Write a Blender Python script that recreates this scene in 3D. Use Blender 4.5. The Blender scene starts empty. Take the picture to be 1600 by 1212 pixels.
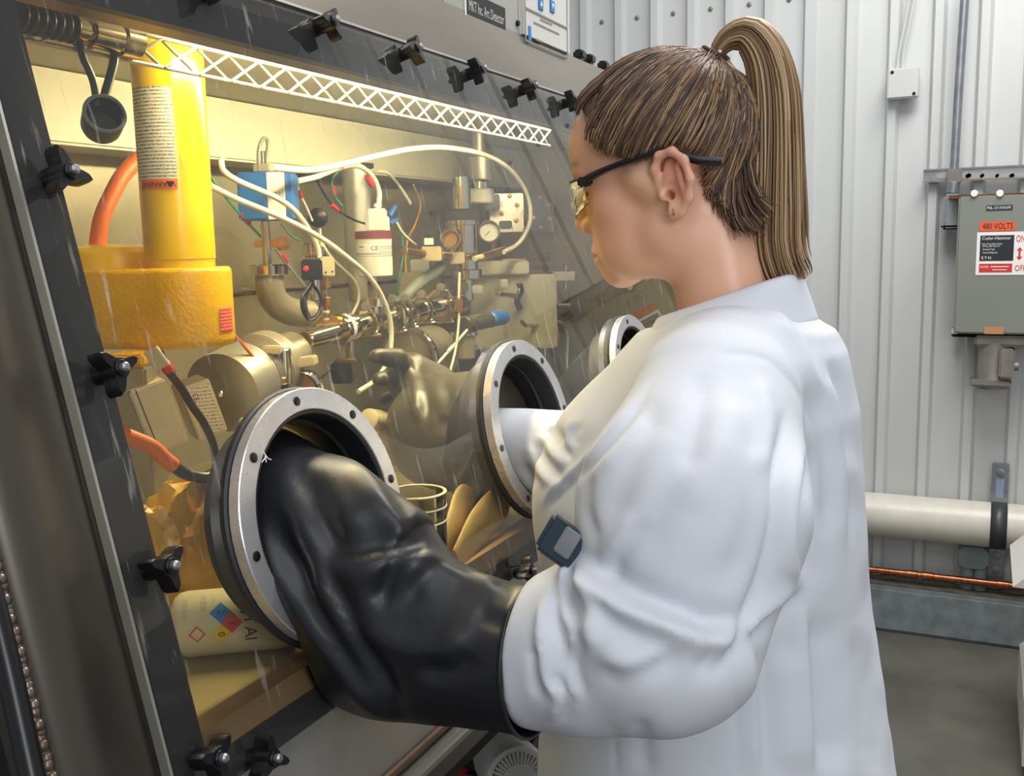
import bpy, bmesh, math, random
import numpy as np
from mathutils import Vector, Matrix
random.seed(7); RNG = np.random.default_rng(7)
SCN = bpy.context.scene
COL = SCN.collection
# ------------------------------------------------------------------ camera
F = 1558.0
PITCH, ROLL, YAW, TILT = np.radians([8.22, -1.18, 25.42, 13.58])
CAM = np.array([0, 0, 1.45])
FW = np.array([-np.sin(YAW)*np.cos(PITCH), np.cos(YAW)*np.cos(PITCH), -np.sin(PITCH)])
_r = np.array([np.cos(YAW), np.sin(YAW), 0]); _u = np.cross(_r, FW)
RT = np.cos(ROLL)*_r+np.sin(ROLL)*_u; UP = -np.sin(ROLL)*_r+np.cos(ROLL)*_u
cd = bpy.data.cameras.new('camera'); cam = bpy.data.objects.new('camera', cd); COL.objects.link(cam)
cd.sensor_width = 36; cd.sensor_fit = 'HORIZONTAL'; cd.lens = F/1600*36; cd.clip_start = .02; cd.clip_end = 60
cam.matrix_world = Matrix(((RT[0], UP[0], -FW[0], 0), (RT[1], UP[1], -FW[1], 0), (RT[2], UP[2], -FW[2], 1.45), (0, 0, 0, 1)))
SCN.camera = cam
# ------------------------------------------------------------------ world, lights, exposure
W = bpy.data.worlds.new('room_light'); SCN.world = W; W.use_nodes = True
W.node_tree.nodes['Background'].inputs[0].default_value = (.92, .95, 1, 1)
W.node_tree.nodes['Background'].inputs[1].default_value = .40
def area(name, loc, target, sx, sy, power, color=(1, 1, 1)):
    l = bpy.data.lights.new(name, 'AREA'); l.shape = 'RECTANGLE'; l.size = sx; l.size_y = sy; l.energy = power; l.color = color
    o = bpy.data.objects.new(name, l); COL.objects.link(o); o.location = loc
    o.rotation_euler = (Vector(target)-Vector(loc)).to_track_quat('-Z', 'Y').to_euler()
    return o
area('ceiling_light', (.1, 2.4, 3.4), (.3, 2.7, 0), 1.0, 2.0, 80, (1, .98, .95))
area('ceiling_light', (.5, -.4, 3.2), (.1, .8, 1.0), 1.6, 1.2, 16, (.97, .98, 1))
area('softbox', (1.05, -.65, 1.95), (-.2, 1.0, 1.3), .7, .7, 12, (.97, .98, 1))
vs = SCN.view_settings
SCN.display_settings.display_device = 'sRGB'
vs.view_transform = 'Standard'; vs.look = 'None'; vs.exposure = 0.0; vs.gamma = 1.0; vs.use_curve_mapping = False
SCN.cycles.max_bounces = 10; SCN.cycles.transparent_max_bounces = 16; SCN.cycles.glossy_bounces = 5; SCN.cycles.transmission_bounces = 8
SCN.cycles.sample_clamp_indirect = 6; SCN.cycles.caustics_reflective = False; SCN.cycles.caustics_refractive = False
# ------------------------------------------------------------------ geometry of the photograph
WH = -.7008*.85                                     # signed distance of the sloping window plane from the camera
WN = np.array([np.cos(TILT), 0, np.sin(TILT)]); WS = np.array([np.sin(TILT), 0, -np.cos(TILT)])
YA = np.array([0., 1, 0]); XA = np.array([1., 0, 0]); ZA = np.array([0., 0, 1])
def ray(px, py): return FW+RT*(px-800)/F+UP*(606-py)/F
def ux(px, py, x): k = ray(px, py); return CAM+k*(x/k[0])
def uy(px, py, y): k = ray(px, py); return CAM+k*(y/k[1])
def uz(px, py, z): k = ray(px, py); return CAM+k*((z-1.45)/k[2])
def ud(px, py, d): return CAM+ray(px, py)*d
def win(y, s, off=0.): return CAM+(WH+off)*WN+y*YA+s*WS        # point on the window plane
def ppm(P): return F/float((np.asarray(P)-CAM)@FW)            # pixels per metre at P
def unit(v): v = np.asarray(v, float); return v/np.linalg.norm(v)
# ------------------------------------------------------------------ materials
def nodes(name):
    m = bpy.data.materials.new(name); m.use_nodes = True; nt = m.node_tree
    return m, nt, nt.nodes['Principled BSDF']
def lin(c): return tuple((x/12.92 if x <= .04045 else ((x+.055)/1.055)**2.4) for x in c)
def hexc(h): return lin(tuple(int(h[i:i+2], 16)/255 for i in (0, 2, 4)))
def mat(name, col, rough=.5, metal=0., col2=None, scale=8., amount=1., stretch=(1, 1, 1), bump=0., bscale=60., spec=.5, rvar=0., sss=0., coat=0., lo=.35, hi=.65, emit=None, estr=0.):
    m, nt, b = nodes(name); N = nt.nodes; L = nt.links
    c = hexc(col) if isinstance(col, str) else col
    b.inputs['Base Color'].default_value = (*c, 1); b.inputs['Roughness'].default_value = rough; b.inputs['Metallic'].default_value = metal
    b.inputs['Specular IOR Level'].default_value = spec
    if sss: b.inputs['Subsurface Weight'].default_value = sss; b.inputs['Subsurface Radius'].default_value = (.012, .005, .003); b.inputs['Subsurface Scale'].default_value = .6
    if coat: b.inputs['Coat Weight'].default_value = coat; b.inputs['Coat Roughness'].default_value = .12
    if emit: b.inputs['Emission Color'].default_value = (*hexc(emit), 1); b.inputs['Emission Strength'].default_value = estr
    if col2 is not None or bump or rvar:
        tc = N.new('ShaderNodeTexCoord'); mp = N.new('ShaderNodeMapping'); L.new(tc.outputs['Object'], mp.inputs[0]); mp.inputs['Scale'].default_value = stretch
    if col2 is not None or rvar:
        n = N.new('ShaderNodeTexNoise'); n.inputs['Scale'].default_value = scale; n.inputs['Detail'].default_value = 6; L.new(mp.outputs[0], n.inputs[0])
        r = N.new('ShaderNodeMapRange'); r.inputs[1].default_value = lo; r.inputs[2].default_value = hi; L.new(n.outputs[0], r.inputs[0])
        if col2 is not None:
            c2 = hexc(col2) if isinstance(col2, str) else col2
            mx = N.new('ShaderNodeMix'); mx.data_type = 'RGBA'; mx.inputs[6].default_value = (*c, 1); mx.inputs[7].default_value = (*c2, 1)
            ml = N.new('ShaderNodeMath'); ml.operation = 'MULTIPLY'; ml.inputs[1].default_value = amount; L.new(r.outputs[0], ml.inputs[0])
            L.new(ml.outputs[0], mx.inputs[0]); L.new(mx.outputs[2], b.inputs['Base Color'])
        if rvar:
            r2 = N.new('ShaderNodeMapRange'); r2.inputs[3].default_value = max(rough-rvar, .02); r2.inputs[4].default_value = rough+rvar
            L.new(n.outputs[0], r2.inputs[0]); L.new(r2.outputs[0], b.inputs['Roughness'])
    if bump:
        n2 = N.new('ShaderNodeTexNoise'); n2.inputs['Scale'].default_value = bscale; n2.inputs['Detail'].default_value = 4; L.new(mp.outputs[0], n2.inputs[0])
        bp = N.new('ShaderNodeBump'); bp.inputs['Strength'].default_value = bump; bp.inputs['Distance'].default_value = .002
        L.new(n2.outputs[0], bp.inputs['Height']); L.new(bp.outputs[0], b.inputs['Normal'])
    return m
M = {}
M['wall'] = mat('wall_paint', 'd0d2d2', .45, 0, 'c4c6c4', 3, .8, (1, 1, .25))
M['concrete_floor'] = mat('concrete_floor', '65645c', .42, 0, '55544c', 5, 1, bump=.15, bscale=90)
M['curb'] = mat('painted_curb', '858d90', .5, 0, '6d7476', 14, 1, bump=.5, bscale=50)
M['curb_dirt'] = mat('dusty_ledge', '6d675c', .8, 0, '4f493f', 18, 1, bump=.4)
M['steel'] = mat('stainless_sheet', 'b3b0aa', .36, .6, '98948d', 4, .8, (1, 1, .35), rvar=.1)  # light tone puts the brightness falling on the sill into the colour
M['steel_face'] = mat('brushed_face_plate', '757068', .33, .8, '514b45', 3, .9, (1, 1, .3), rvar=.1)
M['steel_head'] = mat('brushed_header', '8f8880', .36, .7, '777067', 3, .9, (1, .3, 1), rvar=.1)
M['steel_in'] = mat('interior_stainless', 'b6ae92', .34, .35, '9a9176', 5, .9, (1, 1, .4), rvar=.1)
M['pale_panel'] = mat('cream_enamel', 'd6d4bc', .4, 0, 'cdcab0', 2, .5)
M['alu'] = mat('machined_aluminium', 'dcdbdc', .28, .7, 'cac8c9', 25, .6, (1, 1, 1), rvar=.08)
M['alu_dull'] = mat('dull_aluminium', 'b9b8ac', .42, .7, 'a3a294', 9, .7)
M['chrome'] = mat('polished_steel', 'd8d2c0', .1, 1., None, rvar=.04, scale=12)
M['rubber'] = mat('butyl_rubber', '18191e', .40, 0, '212227', 9, .8, bump=.12, bscale=140, spec=.5, rvar=.08)
M['gasket'] = mat('black_gasket', '1d1e22', .5, 0, '26272b', 6, .8)
M['black'] = mat('black_plastic', '101012', .32, 0, spec=.5)
M['dark'] = mat('void_black', '0b0b0c', .8)  # near-black for dark parts, also puts the dark below the box into colour
M['yellow'] = mat('yellow_enamel', 'ffd21a', .22, 0, 'fbc90c', 6, .6, coat=.3)
M['yellow_cast'] = mat('yellow_cast_enamel', 'f4bd10', .32, 0, 'e4a808', 9, .7, bump=.5, bscale=220)
M['orange'] = mat('orange_hose', 'f0792a', .4)
M['brass'] = mat('brass', 'c49a4a', .28, .9, 'a67c35', 20, .6)
M['copper'] = mat('copper', 'b8754f', .3, .9, '8d5336', 14, .8, (6, 1, 1))
M['white_tube'] = mat('milky_tubing', 'efe9d2', .35, 0, sss=.1)
M['blue'] = mat('blue_anodised', '1f63ad', .35, .1)
M['white_plastic'] = mat('white_plastic', 'e6e3d6', .4)
M['beige'] = mat('beige_enamel', 'cfc199', .4, 0, 'c5b68c', 5, .5)
M['maroon'] = mat('maroon_band', '6a3038', .4)
M['red'] = mat('red_plastic', 'c42a22', .4)
M['green_wire'] = mat('green_wire', '2f8a6a', .4)
M['yellow_wire'] = mat('yellow_wire', 'd8a41c', .4)
M['grey_hose'] = mat('grey_hose', '7f8478', .45)
M['wood'] = mat('tan_sealing_strip', 'a8895a', .55, 0, '8d6f45', 12, .9, (1, .15, 1))
M['floorplate'] = mat('scuffed_liner', 'b5a672', .32, .25, '9a8c5c', 7, .9, rvar=.1)
M['pipe_white'] = mat('cream_pipe_paint', 'd8d4c8', .35, 0, 'cbc6b8', 20, .6)
M['galv'] = mat('galvanised', 'a4a8ac', .4, .8, '8c9196', 22, .8)
M['darkgalv'] = mat('dark_strap', '4c4f50', .45, .6)
M['grey_box'] = mat('grey_green_enamel', '868a80', .4, 0, '7e8278', 3, .6)
M['grey_box2'] = mat('blue_grey_enamel', '8a9598', .45, 0, '7d8789', 6, .6)
M['diecast'] = mat('diecast', '8e8982', .5, .4, '7a756e', 14, .8)
M['skin'] = mat('skin', 'd99b78', .42, 0, 'cf8c69', 14, .6, sss=.12, bump=.05, bscale=500)
M['white'] = mat('white_print', 'f2f2ee', .5)
M['black_print'] = mat('black_print', '15161a', .5)
M['navy_print'] = mat('navy_print', '23262f', .45)
M['orange_print'] = mat('orange_print', 'ef5f34', .5)
M['label_orange'] = mat('label_orange', 'f4782c', .5)
M['zinc'] = mat('zinc_wire', 'c4c0b0', .35, .5)
M['sill_weld'] = mat('sill_weld', '6e5644', .5, .25, '54402f', 20, .8)
M['red_print'] = mat('red_print', 'd2352c', .5)
M['blue_print'] = mat('blue_print', '2f7fc0', .5)
M['yellow_print'] = mat('yellow_print', 'e8c81e', .5)
M['weld'] = mat('weld_bead', '8d867a', .32, .85, '6b4f3e', 30, .8, rvar=.1)
M['rust'] = mat('heat_tint', '7a5436', .45, .5, '5d3a22', 14, .8)
M['coat'] = mat('white_cotton', 'dbdee5', .75, 0, 'd5d8e0', 10, .4, bump=.08, bscale=900, spec=.2)
M['trousers'] = mat('dark_trousers', '20242c', .8)
M['grey_instr'] = mat('instrument_grey', 'a6a49e', .4, 0, '9d9b95', 5, .5)
M['instr_white'] = mat('instrument_white', 'd0cfca', .4)
M['instr_blue'] = mat('instrument_blue_side', '8c9bb5', .4)
M['bag'] = mat('yellow_bag', 'd9ac2a', .35, 0, 'b9923a', 9, .8, sss=.1)
M['latex'] = mat('cream_latex', 'cfb67a', .5, 0, 'bda468', 14, .6, sss=.1)
M['hose_cream'] = mat('cream_hose', 'd6cca0', .4)
M['bottle'] = mat('milky_polythene', 'ddd6ad', .38, 0, 'd2ca9c', 7, .5, sss=.15)
M['olive_rubber'] = mat('glove_rubber_inside', '3a372b', .42, 0, '454132', 10, .7, bump=.1, bscale=120)
def glassmat(name, tint, haze, rough=.02, scratch=0.):
    m = bpy.data.materials.new(name); m.use_nodes = True; nt = m.node_tree; N = nt.nodes; L = nt.links; N.clear()
    out = N.new('ShaderNodeOutputMaterial'); t = N.new('ShaderNodeBsdfTransparent'); t.inputs[0].default_value = (*tint, 1)
    g = N.new('ShaderNodeBsdfGlossy'); g.inputs['Roughness'].default_value = rough; g.inputs[0].default_value = (1, 1, 1, 1)
    fr = N.new('ShaderNodeFresnel'); fr.inputs[0].default_value = 1.45
    mx = N.new('ShaderNodeMixShader'); L.new(fr.outputs[0], mx.inputs[0]); L.new(t.outputs[0], mx.inputs[1]); L.new(g.outputs[0], mx.inputs[2])
    d = N.new('ShaderNodeBsdfDiffuse'); d.inputs[0].default_value = (.9, .88, .8, 1)
    m2 = N.new('ShaderNodeMixShader'); L.new(mx.outputs[0], m2.inputs[1]); L.new(d.outputs[0], m2.inputs[2]); m2.inputs[0].default_value = haze
    if scratch:
        tc = N.new('ShaderNodeTexCoord'); mp = N.new('ShaderNodeMapping'); mp.inputs['Scale'].default_value = (1, 3.6, .42); mp.inputs['Rotation'].default_value = (.35, 0, 0); L.new(tc.outputs['Object'], mp.inputs[0])
        n = N.new('ShaderNodeTexNoise'); n.inputs['Scale'].default_value = 36; n.inputs['Detail'].default_value = 5; L.new(mp.outputs[0], n.inputs[0])
        r = N.new('ShaderNodeMapRange'); r.inputs[1].default_value = .62; r.inputs[2].default_value = .76; r.inputs[3].default_value = haze; r.inputs[4].default_value = scratch
        L.new(n.outputs[0], r.inputs[0]); L.new(r.outputs[0], m2.inputs[0])
    L.new(m2.outputs[0], out.inputs[0]); return m
M['acrylic'] = glassmat('acrylic_pane', (.97, .97, .95), .022, .01, .26)
M['glass'] = glassmat('clear_glass', (.96, .96, .9), .01)
M['lens'] = glassmat('yellow_lens', (.86, .74, .25), .02)
# ------------------------------------------------------------------ mesh helpers
def rawmesh(name, V, Fc, m, parent=None, smooth=None, loc=None):
    """link ONE mesh object; V in world space; smooth = auto-smooth angle in degrees or None for flat"""
    V = np.asarray(V, float).reshape(-1, 3)
    if loc is None: loc = V.mean(0)
    par = np.array(parent['_o']) if parent is not None and '_o' in parent else np.zeros(3)
    me = bpy.data.meshes.new(name); me.from_pydata((V-loc).tolist(), [], [list(map(int, f)) for f in Fc]); me.update()
    if smooth is not None:
        me.polygons.foreach_set('use_smooth', [True]*len(me.polygons))
        if smooth < 179: me.set_sharp_from_angle(angle=math.radians(smooth))
    ms = m if isinstance(m, (list, tuple)) else [m]
    for x in ms: me.materials.append(M[x] if isinstance(x, str) else x)
    o = bpy.data.objects.new(name, me); COL.objects.link(o)
    o.location = loc-par; o['_o'] = [float(x) for x in loc]
    if parent is not None: o.parent = parent
    return o
class B:
    """collects shapes of one part"""
    def __init__(s): s.v = []; s.f = []
    def add(s, V, Fc):
        k = len(s.v); s.v += [tuple(map(float, x)) for x in V]; s.f += [tuple(i+k for i in f) for f in Fc]; return s
    def lathe(s, p, ax, prof, seg=32, close=False):
        """prof = [(distance along ax, radius)...]"""
        p = np.asarray(p, float); ax = unit(ax); a = unit(np.cross(ax, ZA if abs(ax[2]) < .9 else XA)); b = np.cross(ax, a)
        V = []; n = len(prof); t = np.linspace(0, 2*np.pi, seg, endpoint=False); fc = []
        for d, r in prof:
            r = max(r, 1e-5)
            for q in t: V.append(p+ax*d+r*(np.cos(q)*a+np.sin(q)*b))
        for i in range(n-1 if not close else n):
            j = (i+1) % n
            for k in range(seg): l = (k+1) % seg; fc.append((i*seg+k, i*seg+l, j*seg+l, j*seg+k))
        if not close:
            if prof[0][1] > 1e-4: fc.append(tuple(range(seg))[::-1])
            if prof[-1][1] > 1e-4: fc.append(tuple((n-1)*seg+k for k in range(seg)))
        return s.add(V, fc)
    def cyl(s, p0, p1, r, r1=None, seg=28, bev=None):
        p0 = np.asarray(p0, float); p1 = np.asarray(p1, float); L = np.linalg.norm(p1-p0); r1 = r if r1 is None else r1
        b = min(.12*min(r, r1), .1*L) if bev is None else bev
        return s.lathe(p0, p1-p0, [(0, r-b), (b, r), (L-b, r1), (L, r1-b)], seg)
    def ring(s, p, ax, ri, ro, h, seg=48, bev=.001):
        return s.lathe(p, ax, [(bev, ri), (0, ri+bev), (0, ro-bev), (bev, ro), (h-bev, ro), (h, ro-bev), (h, ri+bev), (h-bev, ri)], seg, True)
    def box(s, c, size, fr=None, bev=.0):
        fr = np.eye(3) if fr is None else np.asarray(fr, float)          # rows = local axes
        bm = bmesh.new(); bmesh.ops.create_cube(bm, size=1.0)
        for v in bm.verts: v.co = Vector((v.co.x*size[0], v.co.y*size[1], v.co.z*size[2]))
        if bev: bmesh.ops.bevel(bm, geom=list(bm.edges), offset=min(bev, .45*min(size)), segments=2, affect='EDGES')
        bm.verts.index_update(); V = np.array([v.co[:] for v in bm.verts]) @ fr+np.asarray(c, float)
        fc = [[v.index for v in f.verts] for f in bm.faces]; bm.free(); return s.add(V, fc)
    def tube(s, pts, r, seg=10, smooth=True, n=None, closed=False):
        P = curve(pts, n or max(8, 6*len(pts)), closed) if smooth else np.asarray(pts, float)
        n = len(P); T = np.roll(P, -1, 0)-np.roll(P, 1, 0) if closed else np.gradient(P, axis=0)
        T /= np.linalg.norm(T, axis=1)[:, None]+1e-12
        a = unit(np.cross(T[0], ZA if abs(T[0][2]) < .9 else XA)); V = []; rr = np.broadcast_to(np.interp(np.linspace(0, 1, n), np.linspace(0, 1, len(np.atleast_1d(r))), np.atleast_1d(r)), (n,))
        for i in range(n):
            a = unit(a-T[i]*(a@T[i])); b = np.cross(T[i], a)
            for q in np.linspace(0, 2*np.pi, seg, endpoint=False): V.append(P[i]+rr[i]*(np.cos(q)*a+np.sin(q)*b))
        fc = []
        for i in range(n if closed else n-1):
            j = (i+1) % n
            for k in range(seg): l = (k+1) % seg; fc.append((i*seg+k, i*seg+l, j*seg+l, j*seg+k))
        if not closed: fc.append(tuple(range(seg))[::-1]); fc.append(tuple((n-1)*seg+k for k in range(seg)))
        return s.add(V, fc)
    def prism(s, poly, o, a, b, h, bev=0.):
        """poly in (a, b) axes at o, extruded by h along a x b"""
        o = np.asarray(o, float); a = np.asarray(a, float); b = np.asarray(b, float); c = unit(np.cross(a, b)); n = len(poly)
        lo = [o+a*x+b*y for x, y in poly]
        if bev:
            q = np.array(poly); m = q.mean(0); sc = 1-bev/np.abs(q-m).max(); qi = m+(q-m)*sc
            L = [lo, [p+c*(h-bev) for p in lo], [o+a*x+b*y+c*h for x, y in qi]]
        else: L = [lo, [p+c*h for p in lo]]
        V = [p for r in L for p in r]; fc = [tuple(range(n))[::-1], tuple((len(L)-1)*n+k for k in range(n))]
        for i in range(len(L)-1):
            for k in range(n): l = (k+1) % n; fc.append((i*n+k, i*n+l, (i+1)*n+l, (i+1)*n+k))
        return s.add(V, fc)
    def ball(s, c, r, fr=None, seg=20):
        rr = np.broadcast_to(np.asarray(r, float), (3,)); fr = np.eye(3) if fr is None else np.asarray(fr)
        V = []; fc = []; n = seg//2
        for i in range(n+1):
            th = np.pi*i/n
            for k in range(seg):
                q = 2*np.pi*k/seg; V.append((np.array([np.sin(th)*np.cos(q), np.sin(th)*np.sin(q), np.cos(th)])*rr)@fr+np.asarray(c))
        for i in range(n):
            for k in range(seg): l = (k+1) % seg; fc.append((i*seg+k, (i+1)*seg+k, (i+1)*seg+l, i*seg+l))
        return s.add(V, fc)
    def loft(s, rings, cap=True, closed=True):
        n = len(rings[0]); V = [p for r in rings for p in r]; fc = []
        for i in range(len(rings)-1):
            for k in range(n if closed else n-1): l = (k+1) % n; fc.append((i*n+k, i*n+l, (i+1)*n+l, (i+1)*n+k))
        if cap and closed: fc.append(tuple(range(n))[::-1]); fc.append(tuple((len(rings)-1)*n+k for k in range(n)))
        return s.add(V, fc)
    def obj(s, name, m, parent=None, smooth=32, loc=None): return rawmesh(name, s.v, s.f, m, parent, smooth, loc)
def curve(pts, n, closed=False):
    P = np.asarray(pts, float)
    if closed: Q = np.vstack([P[-1:], P, P[:2]]); m = len(P)
    else: Q = np.vstack([2*P[0]-P[1], P, 2*P[-1]-P[-2]]); m = len(P)-1
    out = []
    for u in np.linspace(0, m, n, endpoint=not closed):
        i = min(int(u), m-1); t = u-i; a, b, c, d = Q[i], Q[i+1], Q[i+2], Q[i+3]
        out.append(.5*((2*b)+(c-a)*t+(2*a-5*b+4*c-d)*t*t+(3*b-a-3*c+d)*t**3))
    return np.array(out)
def thing(name, label, cat, loc, group=None, kind=None):
    o = bpy.data.objects.new(name, None); COL.objects.link(o); o.empty_display_size = .05
    o.location = loc; o['_o'] = [float(x) for x in loc]; return tag(o, label, cat, group, kind)
def tag(o, label=None, cat=None, group=None, kind=None):
    if label: o['label'] = label
    if cat: o['category'] = cat
    if group: o['group'] = group
    if kind: o['kind'] = kind
    return o
def dup(o, name, delta, parent=None):
    c = o.copy(); COL.objects.link(c); c.name = name; c.parent = parent
    w = np.array(o['_o'])+np.asarray(delta); par = np.array(parent['_o']) if parent is not None else np.zeros(3)
    c.location = w-par; c['_o'] = [float(x) for x in w]; return c
def text(name, s, c, a, b, size, m, parent, align='CENTER', bold=0., fit=None, warp=None):
    """flat lettering centred at c, reading along a, up along b"""
    cu = bpy.data.curves.new('t', 'FONT'); cu.body = s; cu.size = 1; cu.align_x = align; cu.align_y = 'CENTER'; cu.offset = bold; cu.resolution_u = 2
    t = bpy.data.objects.new('t', cu); COL.objects.link(t); bpy.context.view_layer.update()
    me = bpy.data.meshes.new_from_object(t); V = np.array([v.co[:] for v in me.vertices]); fc = [list(p.vertices) for p in me.polygons]
    bpy.data.objects.remove(t); bpy.data.curves.remove(cu); bpy.data.meshes.remove(me)
    w = V[:, 0].max()-V[:, 0].min(); k = size if fit is None else size; kx = k if fit is None else fit/w
    a = unit(a); b = unit(b); n = np.cross(a, b)
    U = np.stack([V[:, 0]*kx, V[:, 1]*k], 1)
    P = np.array([warp(u, v) for u, v in U]) if warp else np.asarray(c)+U[:, :1]*a+U[:, 1:2]*b
    return rawmesh(name, P, fc, m, parent)
def card(name, c, a, b, w, h, m, parent, t=.0006):
    """thin printed label glued on a surface; a, b its in-plane axes"""
    a = unit(a); b = unit(b); return B().box(np.asarray(c), (w, h, t), [a, b, np.cross(a, b)]).obj(name, m, parent, None)
# ================================================================== SETTING
FL = B().box((-1, 1.2, -.05), (12, 7.4, .1)).obj('floor', 'concrete_floor', None, None)
tag(FL, 'smooth grey concrete floor', None, kind='structure')
YW = 3.92
wall = thing('wall_back', 'off-white ribbed metal wall behind the woman', None, (0, YW, 0), kind='structure')
pitch = .1465; depth = .026
x0 = uy(1387, 150, YW)[0]-.008-46*pitch
def sheet(xa, n):
    pr = []
    for i in range(n):
        x = xa+i*pitch; pr += [(x, 0), (x+.011, depth), (x+.038, depth), (x+.050, 0)]
    pr.append((xa+n*pitch, 0))
    V = [(x, YW-d, z) for z in (0.02, 3.3) for x, d in pr]+[(x, YW-d+.002, z) for z in (.02, 3.3) for x, d in pr]
    k = len(pr); fc = [(i, i+1, k+i+1, k+i) for i in range(k-1)]
    return B().add(V[:2*k], fc)
for j in range(15):
    o = sheet(x0+j*5*pitch, 5).obj('wall_panel', 'wall', wall, None)
    for zi in (2.32,):
        for i in range(5):
            sx = x0+(j*5+i)*pitch+.095
            B().lathe((sx, YW-.001, zi-.055*(sx-.2)*0), -YA, [(0, .009), (.003, .009), (.005, .005)], 10).obj('screw', 'diecast', o)
kb = B().box((-1, YW-.07, .085), (12, .16, .17), bev=.012).obj('curb', 'curb', None, None)
tag(kb, 'grey painted concrete curb along the ribbed wall', None, kind='structure')
tag(B().box((-1, YW-.065, .173), (12, .13, .006)).obj('curb_ledge', 'curb_dirt', None, None), 'dusty brown ledge on top of the curb', None, kind='structure')
# ================================================================== GLOVEBOX SHELL
Y0, Y1 = .545, 2.46                     # window opening along the box
ST, SB = -.350, .236                    # window opening along the slope (top, bottom)
XB = -1.25; ZC = 1.70; ZF = 1.075       # interior back wall, ceiling, floor
GB = thing('glovebox', 'large stainless steel glovebox with sloping clear window and round ports', 'glovebox', (-.9, 1.5, 0))
def slab(name, y0, y1, s0, s1, o0, o1, m, parent=GB, bev=.0):
    c = (win(y0, s0, o0)+win(y1, s1, o1))/2
    return B().box(c, (abs(y1-y0), abs(s1-s0), abs(o1-o0)), [YA, WS, WN], bev).obj(name, m, parent, 40)
# face plate of steel round the opening
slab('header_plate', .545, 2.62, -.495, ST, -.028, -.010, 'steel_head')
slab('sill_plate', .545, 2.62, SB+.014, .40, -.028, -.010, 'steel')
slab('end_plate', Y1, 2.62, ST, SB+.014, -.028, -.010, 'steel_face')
# near post, its face shaped with a soft bulge so reflections grade across it
rows = []
for s_ in np.linspace(-.60, .46, 24):
    r = []
    for y_, o_ in ((.421, -.05), (.422, -.022), (.426, -.012), (.434, -.008), (.446, -.002), (.464, -.006), (.48, -.011), (.5, -.012), (.545, -.012), (.545, -.028)):
        r.append(win(y_, s_, o_))
    rows.append(r)
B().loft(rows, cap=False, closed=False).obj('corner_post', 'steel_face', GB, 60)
# weld seam on the post corner, a run of overlapping beads
wb = B()
wb.tube([win(.424, t, -.0135) for t in np.linspace(-.52, .46, 120)], .0032, 8, False)
for i in range(210):
    s_ = -.50+.95*i/210; wb.ball(win(.4235+.0006*math.sin(i*1.7), s_, -.0122+.0006*math.sin(i*2.3)), (.0042, .0026, .0048), [YA, WN, WS], 8)
wb.obj('weld_seam', 'weld', GB, 80)
def trapz(y0, y1, z0, z1, xb, off):
    f0 = (WH+off-(z0-1.45)*WN[2])/WN[0]; f1 = (WH+off-(z1-1.45)*WN[2])/WN[0]
    return B().prism([(xb, z0), (f0, z0), (f1, z1), (xb, z1)], (0, y1, 0), XA, ZA, y1-y0)
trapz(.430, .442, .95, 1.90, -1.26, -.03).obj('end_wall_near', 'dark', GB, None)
# black gasket frame round the opening, under the pane
slab('gasket_side', .512, Y0, -.375, .275, -.012, -.004, 'gasket')
slab('gasket_top', .512, Y1+.03, -.385, ST-.0, -.0125, -.0042, 'gasket')
slab('gasket_bottom', .512, Y1+.03, SB+.017, .280, -.0125, -.0042, 'gasket')
slab('sealing_strip', Y0, Y1, SB-.004, SB+.017, -.040, -.006, 'wood')
slab('pane_edge_trim', .5035, .506, -.405, .285, -.008, .001, 'alu_dull')
slab('pane_edge_trim', .5035, Y1+.05, -.407, -.404, -.008, .001, 'steel')
# interior shell
sh = B().box((XB-.006, 1.5, 1.385), (.012, 2.2, .66)).obj('back_wall', 'steel_in', GB, None)
B().box((-.978, 1.53, ZC+.006), (.564, 2.14, .012)).obj('roof_sheet', 'pale_panel', GB, None)
B().box((-.906, 1.53, ZF-.012), (.692, 2.14, .024)).obj('deck', 'floorplate', GB, None)
trapz(2.60, 2.612, .95, 1.78, -1.26, -.03).obj('end_wall_far', 'steel_in', GB, None)
trapz(.47, .482, 1.02, 1.72, -1.26, -.03).obj('end_wall_inner', 'steel_in', GB, None)
B().box((-1.205, 1.54, 1.648), (.10, 2.1, .10), bev=.004).obj('duct_cover', 'pale_panel', GB, None)
B().tube([(XB+.002, y, 1.369+.0008*math.sin(y*60)) for y in np.linspace(.55, 2.5, 60)], .0035, 6, False).obj('weld_seam', 'rust', GB, 60)
# body behind, top and below
B().box((-1.27, 1.5, 1.40), (.02, 2.24, .82)).obj('outer_back', 'steel', GB, None)
tp = win(1.5, -.495, -.02)
B().box(((tp[0]-1.27)/2, 1.52, tp[2]-.01), (tp[0]+1.27, 2.2, .014)).obj('top_sheet', 'steel', GB, None)
pb = win(0, .40, -.02)
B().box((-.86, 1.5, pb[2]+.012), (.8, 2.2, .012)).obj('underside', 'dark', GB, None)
B().tube([win(y, .372, -.006) for y in (.43, 1, 1.6, 2.5)], .0045, 8).obj('weld_seam', 'sill_weld', GB, 60)
slab('lip', .43, 2.62, .38, .405, -.012, .012, 'steel', bev=.004)
for (x, y) in ((-.60, .5), (-1.2, .5), (-.60, 2.5), (-1.2, 2.5)):
    B().box((x, y, pb[2]/2), (.06, .06, pb[2]), bev=.004).obj('stand_leg', 'dark', GB)
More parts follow.
